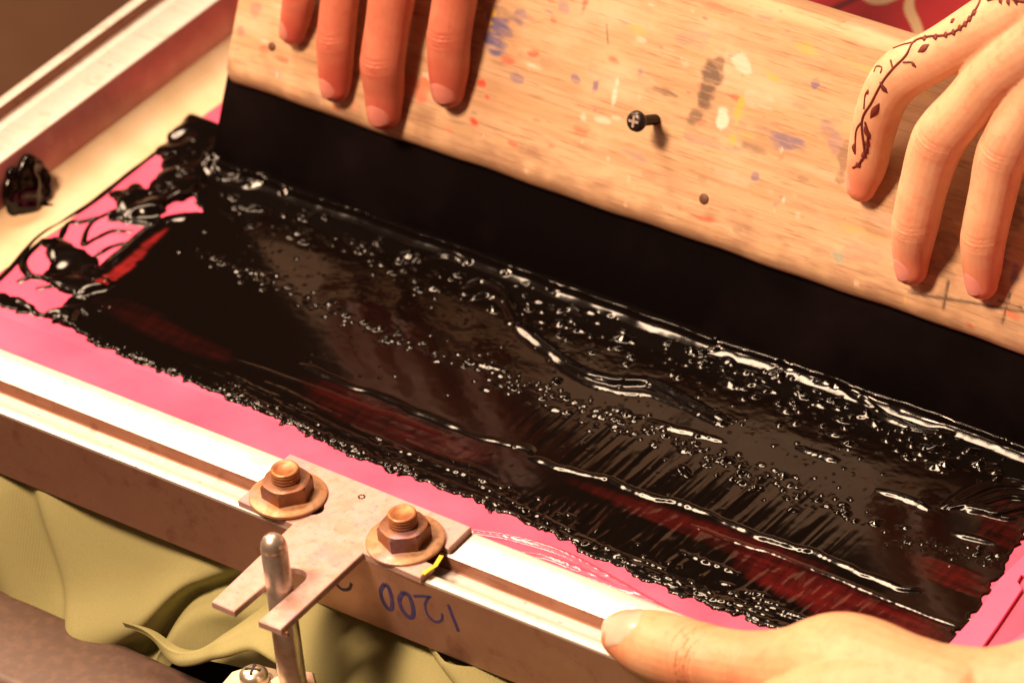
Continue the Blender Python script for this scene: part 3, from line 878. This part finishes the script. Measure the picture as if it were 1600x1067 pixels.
# loose cross-head screw standing out of the board, old nail heads
def frame_at(p, zaxis):
    z = np.array(zaxis, float); z /= np.linalg.norm(z); x = np.cross([0.3, 1, .2], z); x /= np.linalg.norm(x); y = np.cross(z, x)
    R_ = np.stack([x, y, z]); return lambda V_: np.asarray(V_) @ R_ + p
sp = atw(1025, 187)
b = MB(); b.lathe([(0, -.3), (.17, -.3), (.17, .0), (.19, .05), (.15, .1), (.19, .2), (.15, .25), (.19, .35), (.15, .4), (.19, .5), (.15, .55), (.19, .65), (.16, .7), (.17, 1.0), (.2, 1.1)], 16, frame_at(sp, SN))
scr = b.build('screw', SCREWM, squeegee)
b = MB(); b.lathe([(.16, 1.08), (.34, 1.1), (.37, 1.18), (.34, 1.29), (.24, 1.36), (.12, 1.385), (0, 1.39)], 24, frame_at(sp, SN)); b.build('screw_head', SCREWM, scr)
b = MB(); fr_ = frame_at(sp, SN)
for ang in (.5, .5 + math.pi / 2):
    c, s = math.cos(ang), math.sin(ang); L, w_ = .2, .045
    poly = [(c * a - s * q, s * a + c * q) for a, q in ((-L, -w_), (L, -w_), (L, w_), (-L, w_))]
    b.prism(poly, 1.30, 1.398 + .002 * (ang > 1), 0, fr_)
b.build('cross_recess', SCREWX, scr, False)
for px, py, r in ((425, 73, .17), (1100, 311, .19)):
    b = MB(); b.lathe([(r, -.05), (r, .01), (r * .8, .03), (0, .035)], 16, frame_at(atw(px, py), SN)); b.build('nail', M_simple('rusty nail head', (.13, .06, .035), .6, .4), squeegee)

# ------------------------------------------------------------------ registration bracket on the front rail
br = thing('registration_bracket', (1.5, -11.7, 0), 'worn flat steel fork bracket bolted across the front rail with two rusty nuts', 'bracket')
def arcp(cx, cy, r, a0, a1, n): return [(cx + r * math.cos(a), cy + r * math.sin(a)) for a in np.radians(np.linspace(a0, a1, n))]
z0, z1 = .006, .25
poly = [(-2.3, -11.72), (-.0, -11.76), (.03, -12.4), (.32, -16.16), (1.22, -16.18)]
poly = [(-2.30, -11.66), (.02, -11.74), (.28, -16.16), (1.22, -16.18)]
poly += arcp(1.69, -13.9, .47, 180, 0, 12) + [(2.17, -16.17), (3.06, -16.15), (2.92, -11.78), (5.24, -11.86), (5.22, -11.12)]
poly += arcp(3.2, -10.68, .44, 270, 90, 10) + [(5.14, -10.24), (5.08, -8.98), (-2.38, -8.86)]
P_ = np.array(poly)
from mathutils.geometry import tessellate_polygon
def plate(poly, holes, z0, z1, name, mat, parent, bev=.03):
    loops = [np.array(poly)] + [np.array(h_) for h_ in holes]
    b = MB(); Vt = []; tops = []
    top_loops = [inset(loops[0], bev)] + [inset(h_, bev) for h_ in loops[1:]]
    tri = tessellate_polygon([[Vector((*p, 0)) for p in L] for L in top_loops])
    flat = np.concatenate(top_loops); n = len(flat); rim = np.concatenate(loops)
    Vt = np.concatenate([np.c_[flat, np.full(n, z1)], np.c_[rim, np.full(n, z1 - bev)], np.c_[rim, np.full(n, z0)]])
    Fc = []
    for t in tri:
        a, b_, c = (np.array(flat[i]) for i in t)
        up = (b_[0] - a[0]) * (c[1] - a[1]) - (b_[1] - a[1]) * (c[0] - a[0]) > 0
        Fc.append(tuple(t) if up else tuple(t[::-1])); Fc.append(tuple(2 * n + i for i in (t[::-1] if up else t)))
    o = 0
    for L in loops:
        m_ = len(L)
        for i in range(m_):
            j = (i + 1) % m_
            Fc.append((2 * n + o + i, 2 * n + o + j, n + o + j, n + o + i)); Fc.append((n + o + i, n + o + j, o + j, o + i))
        o += m_
    b.add(Vt, Fc); return b.build(name, mat, parent, False)
hole1 = (arcp(-1.55, -10.7, .42, 90, 270, 8) + arcp(.12, -10.75, .32, -90, 90, 8))[::-1]
plate(poly, [hole1], z0, z1, 'plate', PLATE, br)
p = atz(565, 776, .25)
b = MB()
for q in arcp(p[0], p[1], .1, 0, 360, 9): b.lathe([(.035, .245), (.035, .262), (0, .265)], 6, lambda V_, q=q: V_ + np.array([q[0], q[1], 0]))
b.build('stamped_mark', SCREWM, br)
DARK = M_simple('near black cross', (.02, .012, .01), .8)  # near black colour of the raised cross on the base screw
for cx, cy, tw in ((-.98, -10.70, .35), (3.73, -10.65, .12)):
    R0 = 1.27
    b = MB(); tilt = lambda V_, cx=cx, cy=cy, tw=tw: V_ @ np.array(Matrix.Rotation(.035 * (1 if tw > .2 else -1), 3, 'X')) + np.array([cx, cy, z1 + .03])
    b.lathe([(.42, -.03), (R0 - .03, -.03), (R0, 0), (R0, .08), (R0 - .05, .12), (.42, .13)], 48, tilt); b.build('washer', WASHM, br, True, 40)
    # hex nut with chamfered corners
    b = MB(); hexr = .86; rings = []
    for zz, kk, cut in ((.13, 1, 1.0), (.15, 1, 1.0), (.56, 1, 1.0), (.66, 1, .90), (.70, 1, .74)):
        ring = []
        for i in range(36):
            a = 2 * math.pi * i / 36; hx = hexr * math.cos(math.pi / 6) / math.cos((a + math.pi / 6) % (math.pi / 3) - math.pi / 6) if True else hexr
            r = min(hx, hexr * cut) ; ring.append((r * math.cos(a + tw), r * math.sin(a + tw), zz))
        rings.append(ring)
    V = np.array(rings).reshape(-1, 3) + np.array([cx, cy, z1 + .03]); Fc = []
    for i in range(4):
        for j in range(36): Fc.append((i * 36 + j, i * 36 + (j + 1) % 36, (i + 1) * 36 + (j + 1) % 36, (i + 1) * 36 + j))
    Fc.append(tuple(range(4 * 36, 5 * 36))); Fc.append(tuple(range(35, -1, -1)))
    b.add(V, Fc); nut = b.build('nut', NUTM, br, True, 28)
    b = MB(); pf = [(0, .0), (.42, .0)]
    for kz in range(0, 9, 2): pf += [(.48, .66 + kz * .06), (.42, .675 + kz * .06), (.42, .705 + kz * .06), (.48, .71 + kz * .06)]
    pf += [(.47, 1.2), (.45, 1.24), (.40, 1.25), (.34, 1.20), (0, 1.19)]
    b.lathe([(r * .98, z * .93) for r, z in pf], 28, lambda V_, cx=cx, cy=cy: V_ + np.array([cx, cy, z1])); b.build('stud', NUTM if False else M_rust('rusty stud', (.36, .15, .075), (.44, .17, .055), (.18, .07, .035), .45, .4), nut)
p = atz(683, 888, .26)
b = MB(); ribbon(b, np.array([atz(x, y, z1 + .004) for x, y in ((661, 897), (670, 890), (680, 884), (690, 868))]), .16, (0, 0, 1), .02); b.build('yellow_paint', M_simple('yellow paint', (.78, .50, .02), .5), br, False)

# ------------------------------------------------------------------ registration pin on its base
pinb = thing('registration_pin', (1.6, -14.45, -4.1), 'round topped steel pin standing up through the bracket fork from a hex base', 'pin')
ax = at(428, 838, (0, 1, 0), -14.45); R0 = .43
tp = lambda V_: np.asarray(V_) + np.array([1.64, -14.45, 0])
b = MB(); b.lathe([(R0 + .02, -4.0), (R0 + .02, -.9), (R0, -.85), (R0, 1.68), (.41, 1.72), (.43, 1.78), (.40, 1.95), (.33, 2.10), (.22, 2.21), (.1, 2.26), (0, 2.27)], 36, tp); b.build('shaft', PIN, pinb, True, 50)
q = at(448, 990, (0, 1, 0), -14.9)
b = MB(); b.lathe([(.1, -.02), (.1, .03), (0, .035)], 14, frame_at(np.array([q[0], -14.45 - .45, q[2]]), (0, -1, 0))); b.build('set_screw', M_simple('rusty set screw', (.22, .08, .05), .5, .5), pinb)
b = MB(); hx = [(.84 * math.cos(a + .3) + 1.64, .84 * math.sin(a + .3) - 14.45) for a in np.arange(6) * math.pi / 3]; b.prism(hx, -4.6, -3.72, .06); b.build('hex_base', M_simple('pale steel', (.74, .62, .50), .36, .9), pinb, False)
bp_ = [atz(x, y, -4.62)[:2] for x, y in ((330, 1085), (362, 1048), (400, 1036), (470, 1052), (520, 1085), (520, 1150), (350, 1150))]
b = MB(); b.prism(np.array(bp_)[::-1] if np.cross(np.array(bp_[1]) - bp_[0], np.array(bp_[2]) - bp_[1]) < 0 else np.array(bp_), -4.95, -4.62, .05); b.build('base_plate', M_simple('scuffed plate', (.70, .58, .44), .5, .5, 200, (.55, .42, .32)), pinb, False)
sc_ = atz(396, 1052, -4.3)
b = MB(); b.lathe([(.48, -.32), (.5, -.2), (.46, .02), (.33, .14), (.15, .19), (0, .2)], 28, lambda V_: V_ + sc_); sh = b.build('base_screw', M_simple('bright screw', (.80, .70, .55), .3, .9), pinb)
b = MB()
for a in (.4, .4 + math.pi / 2):
    c, s = math.cos(a), math.sin(a); b.prism([(c * u_ - s * v_ + sc_[0], s * u_ + c * v_ + sc_[1]) for u_, v_ in ((-.26, -.05), (.26, -.05), (.26, .05), (-.26, .05))], sc_[2] + .1, sc_[2] + .202 + .002 * (a > 1))
b.build('cross_recess', DARK, sh, False)

# ------------------------------------------------------------------ dark metal bar in front (bottom left)
bar = thing('platen_arm', (-12, -14, -9), 'dark brown rounded metal bar below the frame beside the draped shirt', 'metal bar')
A = atz(-160, 842, -7)[:2]; B_ = atz(245, 1022, -7)[:2]; Cc = atz(300, 1110, -7)[:2]; Dd = atz(-40, 1026, -7)[:2]
dirx = (B_ - A) / np.linalg.norm(B_ - A); nrm = np.array([-dirx[1], dirx[0]])
L0, L1 = -16.0, float((B_ - A) @ dirx) + 4.0; wbar = 3.9
prof2 = arc(-.45, -.45, .45, 0, 90, 8) + arc(-wbar + .45, -.45, .45, 90, 180, 8) + [(-wbar, -2.2), (0, -2.2)]
V = []; st = [L0, L1]
for s in st:
    for a_, z_ in prof2: V.append([*(A + dirx * s + nrm * a_), -7 + z_])
k = len(prof2); Fc = [(j, k + j, k + (j + 1) % k, (j + 1) % k) for j in range(k)] + [tuple(range(k)), tuple(range(2 * k - 1, k - 1, -1))]
mesh('bar', V, Fc, BARM, bar, True).data.set_sharp_from_angle(angle=math.radians(40))

# ------------------------------------------------------------------ olive shirt draped under the frame
shirt = thing('shirt', (-4, -12, -8), 'olive khaki cotton shirt draped in soft folds below the front rail', 'shirt')
nu, nv = 240, 90
U, Vv = np.meshgrid(np.linspace(-26, 22, nu), np.linspace(0, 1, nv), indexing='ij')
S_ = np.clip((U + 7.0) / 2.5, 0, 1); Z = -2.75 - 6.2 * Vv * (1 - .42 * S_ * S_ * (3 - 2 * S_))
Yc = -11.1 - 1.3 * Vv ** .75 - .3 * Vv
Y = Yc + .28 * np.sin(U * .55 + Vv * 3.2) * Vv + .22 * np.sin(U * 1.05 - Vv * 4 + 1) * Vv ** 1.3
def fold(u0, v0, u1, v1, s, a):
    d = np.array([u1 - u0, (v1 - v0) * 6.2]); L = np.linalg.norm(d); t = ((U - u0) * d[0] + (Vv - v0) * 6.2 * d[1]) / L ** 2
    ds = ((U - u0) * -d[1] + (Vv - v0) * 6.2 * d[0]) / L
    return a * np.exp(-(ds / s) ** 2) * np.clip(1 - np.clip(np.abs(t - .5) - .5, 0, 9) * 3, 0, 1)
Y -= fold(-11.6, .0, -8.6, .9, 1.3, .7) + fold(-14, .0, -12, .9, 1.2, .5) + fold(-9.5, .75, -4.2, .4, 1.0, .5) + fold(6, .0, 11, .7, 1.0, .9) + fold(1.5, .1, 6.5, .9, .9, .6)
Y += fold(-12.4, -.1, -9.9, .9, .65, .55) + fold(-6.6, .72, -.8, -.02, .6, 1.1) + fold(3.5, .2, 9, .95, .9, .9)
fast_mesh('drape', np.stack([U, Y, Z], -1), grid_faces(nu, nv)[:, ::-1], FABRIC, shirt)
# hem that curls forward over the bar and behind the pin
hem_px = [(196, 978), (240, 1000), (268, 1024), (310, 1030), (355, 1016), (410, 1012), (470, 1045), (540, 1095), (640, 1150), (760, 1200)]
up_px = [(200, 972), (244, 990), (282, 1008), (315, 1012), (352, 988), (400, 955), (470, 905), (570, 935), (690, 990), (860, 1065)]
Hc = catmull([at(x, y, (0, 1, 0), -13.4 - .0 * x) for x, y in hem_px], 12)
Uc = catmull([at(x, y, (0, 1, 0), yy) for (x, y), yy in zip(up_px, [-13.2, -13.1, -13.05, -12.9, -12.6, -12.2, -11.3, -10.9, -10.8, -10.8])], 12)
nh = len(Hc); ctrl = [Hc + np.array([0, .5, -.05]), Hc + np.array([0, .15, -.22]), Hc + np.array([0, -.14, -.14]), Hc + np.array([0, -.16, .08]),
        Hc * .72 + Uc * .28 + np.array([0, -.15, .2]), Hc * .4 + Uc * .6 + np.array([0, -.18, .2]), Uc]
wgt = np.clip(np.arange(nh) / 30, .12, 1)[None, :, None]; ctrl = np.stack(ctrl); ctrl[:4] = Hc[None] + (ctrl[:4] - Hc[None]) * wgt[:, :, :] 
                                              # (rows, along, 3)
rows = [r_.reshape(-1, 3) for r_ in np.stack([catmull(ctrl[:, i], 7) for i in range(ctrl.shape[1])], 1)]
Hm = np.stack(rows, 1); Hm[..., 1] -= .10 * np.sin(Hm[..., 0] * 2.3 + Hm[..., 2] * 1.3)
fast_mesh('hem', Hm, grid_faces(nh, len(rows)), FABRIC, shirt)
# black block added to stand for the shaded gap below the hem
tag(mesh('shade_block', [(-30, -12.9, -9.6), (30, -12.9, -9.6), (30, 48, -9.6), (-30, 48, -9.6), (-30, -12.9, -12), (30, -12.9, -12), (30, 48, -12), (-30, 48, -12)],
         [(0, 1, 2, 3), (4, 7, 6, 5), (0, 4, 5, 1), (1, 5, 6, 2), (2, 6, 7, 3), (3, 7, 4, 0)], M_simple('gap black', (.02, .015, .013), .8), None, False),
    'black block added as the dark gap underneath the frame and the draped shirt', 'shade block')

# ------------------------------------------------------------------ hands


def hand(name, mb, mat, label, creases=(), flush_shade=(), voxel=.06, sm=5):
    co, nr, fc = remeshed(mb, voxel, sm)
    for j, d, u_, wid, dep in creases:                              # knuckle: slight swelling with fine cross folds
        j = np.array(j); d = np.array(d, float); d /= np.linalg.norm(d); u_ = np.array(u_, float); u_ -= d * (d @ u_); u_ /= np.linalg.norm(u_)
        r = co - j; t = r @ d; s = r @ np.cross(d, u_); lat = np.exp(-(s / wid) ** 2) * (r @ u_ > 0) * (np.linalg.norm(r, axis=1) < wid * 3)
        bow = t + .12 * (s / wid) ** 2
        g_ = sum(np.exp(-((bow - c) / .045) ** 2) * w_ for c, w_ in ((-.22, .7), (-.08, 1), (.07, .9), (.2, .6)))
        co = co - nr * (dep * g_ * lat - .075 * np.exp(-(t / .32) ** 2) * lat)[:, None]
    fl = np.zeros(len(co))
    for p_, r_, k_ in flush_shade:  # fingertip and knuckle flush, plus lower-side shading put into the skin colour
        fl = np.maximum(fl, k_ * np.exp(-(np.linalg.norm(co - np.array(p_), axis=1) / r_) ** 2))
    o = mesh(name, co, fc, mat)
    a = o.data.attributes.new('flush_shade', 'FLOAT', 'POINT'); a.data.foreach_set('value', fl.astype(np.float32))
    tag(o, label, 'hand')
    return o, BVHTree.FromPolygons([Vector(p_) for p_ in co], fc), co


def nail(parent, bvh, tip, d, u_, hw, L, mat=NAILM):
    """curved plate lying on the finger: tip = middle of the free edge"""
    tip = np.array(tip, float); d = np.array(d, float); d /= np.linalg.norm(d); u_ = np.array(u_, float); u_ -= d * (u_ @ d); u_ /= np.linalg.norm(u_); s_ = np.cross(d, u_)
    n1, n2 = 15, 15; top = np.zeros((n1, n2, 3)); 
    for i in range(n1):
        a = -1 + 2 * i / (n1 - 1)
        for j in range(n2):
            t = j / (n2 - 1)
            fe = -.16 * L * a * a * 1.3; be = -L + .20 * L * a * a * 1.2
            along = be + (fe - be) * t
            wdt = hw * (1 - .10 * (1 - t) ** 2)
            p0 = tip + d * along + s_ * a * wdt + u_ * 3
            hit = bvh.ray_cast(Vector(p0), Vector(-u_), 6)
            base_h = (np.array(hit[0]) - tip) @ u_ if hit[0] is not None else -.4
            top[i, j] = tip + d * along + s_ * a * wdt + u_ * base_h
    hgt = (top - tip) @ u_
    aa, tt = np.meshgrid(np.linspace(-1, 1, n1), np.linspace(0, 1, n2), indexing='ij')
    for _ in range(3):                                              # even out what the rays met
        pd = np.pad(hgt, 1, mode='edge'); hgt_s = sum(pd[1 + i:1 + i + n1, 1 + j:1 + j + n2] for i in (-1, 0, 1) for j in (-1, 0, 1)) / 9
        hgt_s = np.maximum(hgt_s, hgt - .01); hgt0, hgt = hgt, hgt_s
    jm = int(n2 * .62); new = hgt.copy()
    slope = np.clip((hgt[:, jm] - hgt[:, jm - 4]).mean() / 4, -.035 * L, .005)
    for j in range(jm + 1, n2): new[:, j] = hgt[:, jm] + slope * (j - jm) - .0035 * (j - jm) ** 1.5
    new = np.maximum(new, new[n1 // 2][None] - .42 * hw)
    new = new + .035 - .06 * (1 - tt) ** 10 - .075 * np.abs(aa) ** 8
    hgt = (top - tip) @ u_
    top = top + u_ * (new - hgt)[..., None]
    bot = top - u_ * .16
    V_ = np.concatenate([top.reshape(-1, 3), bot.reshape(-1, 3)]); q1 = grid_faces(n1, n2); q2 = grid_faces(n1, n2)[:, ::-1] + n1 * n2
    side = []
    for i in range(n1 - 1):
        for j_ in (0, n2 - 1):
            a, b2 = i * n2 + j_, (i + 1) * n2 + j_; qd = [a, b2, b2 + n1 * n2, a + n1 * n2]; side.append(qd if j_ else qd[::-1])
    for j in range(n2 - 1):
        for i_ in (0, n1 - 1):
            a, b2 = i_ * n2 + j, i_ * n2 + j + 1; qd = [a, b2, b2 + n1 * n2, a + n1 * n2]; side.append(qd[::-1] if i_ else qd)
    return fast_mesh('fingernail', V_, np.concatenate([q1, q2, np.array(side)]), mat, parent)


# --- hand holding the handle, upper left
mb = MB(); cre = []; flu = []; nails = []
def finger(pts, rad, up, crease_at=(), nail_w=.5, nail_l=.8, tip_px=None, nail_up=None):
    P = [atw(*p_) if len(p_) == 3 else np.array(p_[:3]) for p_ in pts]
    rad = [r_ * k_ for r_, k_ in zip(rad, [1.22, 1.12] + [1.06] * 9)]
    tube(mb, P, rad, 22, up, .94)
    for k_ in crease_at:
        d_ = P[k_ - 1] - P[k_ + 1]; cre.append((P[k_], d_, up, rad[k_] * .8, .055)); flu.append((P[k_] + np.array(up) * rad[k_], .6, .35))
    flu.append((P[0], 1.15, .85)); flu.append((P[2], .9, .25))
    d_ = P[0] - P[1]; d_ /= np.linalg.norm(d_)
    nails.append((P[0] + d_ * rad[0] * .62, d_, up if nail_up is None else nail_up, nail_w, nail_l))
    return P
UPN = SN
pk = finger([(457, 50, .42), (462, 28, .52), (468, -8, .72), (478, -70, .9), (490, -150, .95), (505, -250, .3)], [.40, .50, .56, .58, .66, .75], UPN, (2,), .36, .72, nail_up=SN * .8 + np.array([-.5, 0, 0]))
rg = finger([(524, 136, .42), (524, 108, .55), (525, 62, .82), (531, 0, 1.0), (542, -80, 1.15), (552, -170, .9), (560, -270, .2)], [.46, .58, .66, .66, .74, .74, .85], UPN, (2,), .43, .80, nail_up=SN * .9 + np.array([-.3, 0, 0]))
md = finger([(600, 176, .45), (600, 140, .62), (598, 98, .98), (607, 30, 1.1), (618, -50, 1.3), (625, -150, 1.1), (632, -270, .3)], [.52, .66, .76, .76, .84, .82, .9], UPN, (2,), .50, .85)
ix = finger([(700, 142, .45), (701, 108, .6), (702, 58, .88), (712, -10, 1.05), (722, -90, 1.25), (726, -180, 1.0), (722, -280, .3)], [.50, .66, .74, .76, .82, .82, .9], UPN, (2,), .52, .85)
wrist = sq(-9.5, 17.5, -5.5)
for P in (pk, rg, md, ix):
    tube(mb, [P[-2], P[-1], P[-1] * .55 + wrist * .45 + SN * .5, wrist + (P[-1] - wrist) * np.array([.25, .1, .1])], [.85, 1.0, 1.15, 1.3], 20, UPN, .9)
tube(mb, [wrist, wrist + np.array([-1, 3.5, 3.5]), wrist + np.array([-2, 8, 8])], [2.2, 2.3, 2.6], 24, UPN, .8)
tube(mb, [wrist + np.array([2, -.5, -.5]), sq(-5.5, 14.2, -4.0), sq(-4.8, 11.0, -3.0), sq(-5.2, 8.6, -2.6)], [1.5, 1.15, .95, .8], 20, SN, .9)
hl, bvh, _ = hand('hand', mb, SKIN_A, 'hand with four fingertips pressed down the left part of the wooden handle', cre, flu)
NAIL_A = M_simple('shaded fingernail', (.54, .20, .155), .25, 0, 80, (.48, .16, .12), .4, .7)  # nail colour darkened along with the painted shade of this hand
for a in nails: nail(hl, bvh, *a, NAIL_A)

# --- hand holding the handle, upper right, with henna
mb = MB(); cre = []; flu = []; nails = []
SIDE = SN * .35 + np.array([-.9, 0, .0]) + SW * .1
ixr = finger([(1346, 292, .42), (1354, 262, .55), (1366, 200, 1.05), (1384, 148, 1.55), (1412, 114, 1.8), (1470, 82, 2.0), (1540, 42, 2.3), (1620, 0, 2.6)], [.42, .60, .72, .76, .82, .80, .90, 1.1], SN, (), .40, .75, nail_up=SIDE)
mdr = finger([(1424, 420, .45), (1425, 392, .6), (1430, 352, .95), (1445, 285, 1.35), (1468, 218, 1.75), (1512, 165, 2.0), (1565, 105, 2.3), (1660, 30, 2.7)], [.46, .60, .74, .78, .86, .82, .86, 1.15], SN, (2, 4), .44, .85, nail_up=SN * .9 + np.array([-.45, 0, 0]))
rgr = finger([(1534, 442, .45), (1535, 415, .6), (1537, 372, .95), (1552, 300, 1.3), (1568, 238, 1.65), (1610, 165, 2.0), (1655, 110, 2.3), (1740, 60, 2.6)], [.46, .60, .72, .76, .82, .78, .84, 1.1], SN, (2, 4), .44, .85, nail_up=SN * .9 + np.array([-.35, 0, 0]))
pkr = finger([(1628, 430, .45), (1632, 400, .6), (1645, 330, 1.0), (1665, 260, 1.4), (1710, 190, 1.8), (1790, 120, 2.3)], [.40, .50, .58, .62, .68, .9], SN, (2,), .36, .7)
wr = atw(1830, -110, 3.2)
for P in (ixr, mdr, rgr, pkr):
    tube(mb, [P[-2], P[-1], P[-1] * .5 + wr * .5 + SN * .2, wr + (P[-1] - wr) * .12], [.95, 1.15, 1.3, 1.5], 20, SN, .9)
tube(mb, [wr, wr + np.array([3.5, 2, 2.5]), wr + np.array([9, 5, 6])], [2.3, 2.4, 2.8], 24, SN, .8)
tube(mb, [wr + np.array([-.5, .5, -.3]), sq(14.5, 13.6, .2), sq(11.5, 12.9, -1.2), sq(10, 11.2, -2.6)], [1.6, 1.2, 1.0, .8], 20, SN, .9)
hr, bvh, cor = hand('hand', mb, SKIN_B, 'hand with a reddish brown henna vine along its forefinger, on the wooden handle', cre, flu)
for a in nails: nail(hr, bvh, *a)
# henna vine: thin raised paste lines lying on the skin
mb = MB()
def on_skin(px, py):
    d = RIGHT * (px - 800) + DOWN * (py - 533.5) + FWD * F_PX; d /= np.linalg.norm(d)
    hit = bvh.ray_cast(Vector(CAM), Vector(d), 400)
    return (None, None) if hit[0] is None else (np.array(hit[0]), np.array(hit[1]))
def vine(pts, w):
    w = w * 1.5
    P2 = catmull([(x, y, 0) for x, y in pts], 8)[:, :2]; run = []
    for x, y in P2:
        p_, n_ = on_skin(x, y)
        if p_ is None:
            if len(run) > 2: tube(mb, run, [w] * len(run), 6, (0, 0, 1), 1, 1)
            run = []
        elif not run or np.linalg.norm(run[-1] - p_) > .02: run.append(p_ + n_ * w * .15)
    if len(run) > 2: tube(mb, run, [w] * len(run), 6, (0, 0, 1), 1, 1)
def leaf(x0, y0, x1, y1, w):
    w = w * 1.35
    a, n_ = on_skin(x0, y0); c, n2 = on_skin(x1, y1)
    if a is None or c is None: return
    k = [(a + (c - a) * t + n_ * .01, max(.02, w * math.sin(math.pi * t))) for t in np.linspace(.02, .98, 7)]
    tube(mb, [q_[0] for q_ in k], [q_[1] for q_ in k], 10, n_, .35, 2)
vine([(1352, 245), (1347, 190), (1362, 160), (1378, 130), (1395, 108), (1415, 88), (1428, 66), (1450, 58), (1478, 55), (1500, 45), (1515, 30), (1528, 10), (1534, -5)], .030)
vine([(1336, 240), (1338, 205), (1347, 190)], .025); vine([(1352, 192), (1356, 210), (1354, 235), (1342, 256), (1333, 262)], .03)
vine([(1395, 108), (1392, 95)], .025); vine([(1412, 98), (1425, 98), (1430, 104)], .025); vine([(1350, 170), (1352, 150), (1356, 142)], .022); vine([(1376, 130), (1384, 140)], .03)
vine([(1430, 66), (1412, 70), (1396, 76)], .022); vine([(1366, 112), (1370, 104), (1378, 106), (1376, 114)], .02)
leaf(1350, 198, 1360, 218, .09); leaf(1360, 185, 1374, 162, .09); leaf(1376, 133, 1387, 146, .08); leaf(1334, 238, 1334, 225, .07); leaf(1434, 82, 1452, 70, .09); leaf(1424, 97, 1431, 106, .05); leaf(1355, 148, 1357, 140, .05)
for x, y in ((1341, 258), (1350, 243), (1355, 225), (1353, 236), (1445, 60), (1462, 58), (1478, 55), (1490, 51), (1500, 44), (1508, 38), (1515, 30), (1522, 20)): leaf(x - 4, y + 2, x + 4, y - 2, .085)
for x, y in ((1562, 2), (1574, 4), (1586, 3), (1596, -2)): leaf(x, y - 8, x + 3, y + 6, .07)
vine([(1545, 0), (1570, -6), (1600, 2), (1640, -4)], .05); leaf(1485, 36, 1492, 30, .07)
if mb.v: mb.build('henna_drawing', HENNA, hr)

# --- hand on the front rail, lower right: thumb on top, fingers under the rail
mb = MB(); cre = []; flu = []
T = [atz(982, 992, .78), atz(1012, 1003, 1.0), atz(1050, 1016, 1.15), atz(1092, 1028, 1.3), atz(1160, 1040, 1.6), atz(1230, 1048, 2.0), atz(1310, 1050, 2.5), atz(1400, 1085, 2.8), atz(1500, 1120, 3.0)]
tube(mb, T, [.86, 1.08, 1.16, 1.14, 1.14, 1.42, 1.92, 1.95, 2.0], 26, (0, 0, 1), .92)
ZT = np.array([.12, -.35, .93])
tube(mb, [atz(1222, 1112, 2.3), atz(1320, 1103, 2.7), atz(1450, 1110, 2.8), atz(1560, 1110, 3.1), atz(1700, 1090, 3.6), atz(1900, 1080, 4.2)], [1.1, 1.7, 2.1, 2.0, 2.3, 2.7], 26, (0, 0, 1), .9)
for k, (x0, yo) in enumerate(((1240, 1170), (1330, 1200), (1430, 1225), (1530, 1240))):
    q = atz(x0, yo, 1.0)
    tube(mb, [atz(1500 + k * 25, 1140, 2.4), q, q + np.array([-.7, -.1, -2.6]), q + np.array([-.4, 1.6, -4.2]), q + np.array([-.2, 3.4, -4.1])], [1.2, .98, .86, .8, .62], 18, (0, 0, 1), 1)
dth = T[0] - T[2]
for kk, (px, py) in enumerate(((1075, 1010), (1092, 1015), (1108, 1018))):
    pass
cre.append((T[3], dth, ZT, 1.0, .14)); cre.append((atz(1100, 1040, 1.3), dth, np.array([.1, -.8, .5]), .9, .14)); cre.append((atz(1170, 1055, 1.6), dth, np.array([.1, -.7, .6]), 1.0, .06))
flu += [(T[0] + np.array([-.2, -.7, -.4]), 1.2, .85), (atz(1185, 1070, 1.4), 1.5, .6), (atz(1085, 1062, 1.0), 1.3, .6), (atz(1110, 1020, 1.6), .8, .3)]  # flushed thumb tip; orange shading of its lower side painted in
ht, bvh, _ = hand('hand', mb, SKIN_C, 'hand steadying the front rail with its thumb laid along the grooved top', cre, flu, .06, 4)
d0 = T[0] - T[2]; d0 /= np.linalg.norm(d0)
nail(ht, bvh, T[0] + d0 * .62 + np.array([0, -.05, .1]), d0, np.array([.08, -.46, .86]), .74, 1.95, M_simple('thumbnail', (.70, .45, .36), .2, 0, 60, (.62, .36, .28), .4, .7))
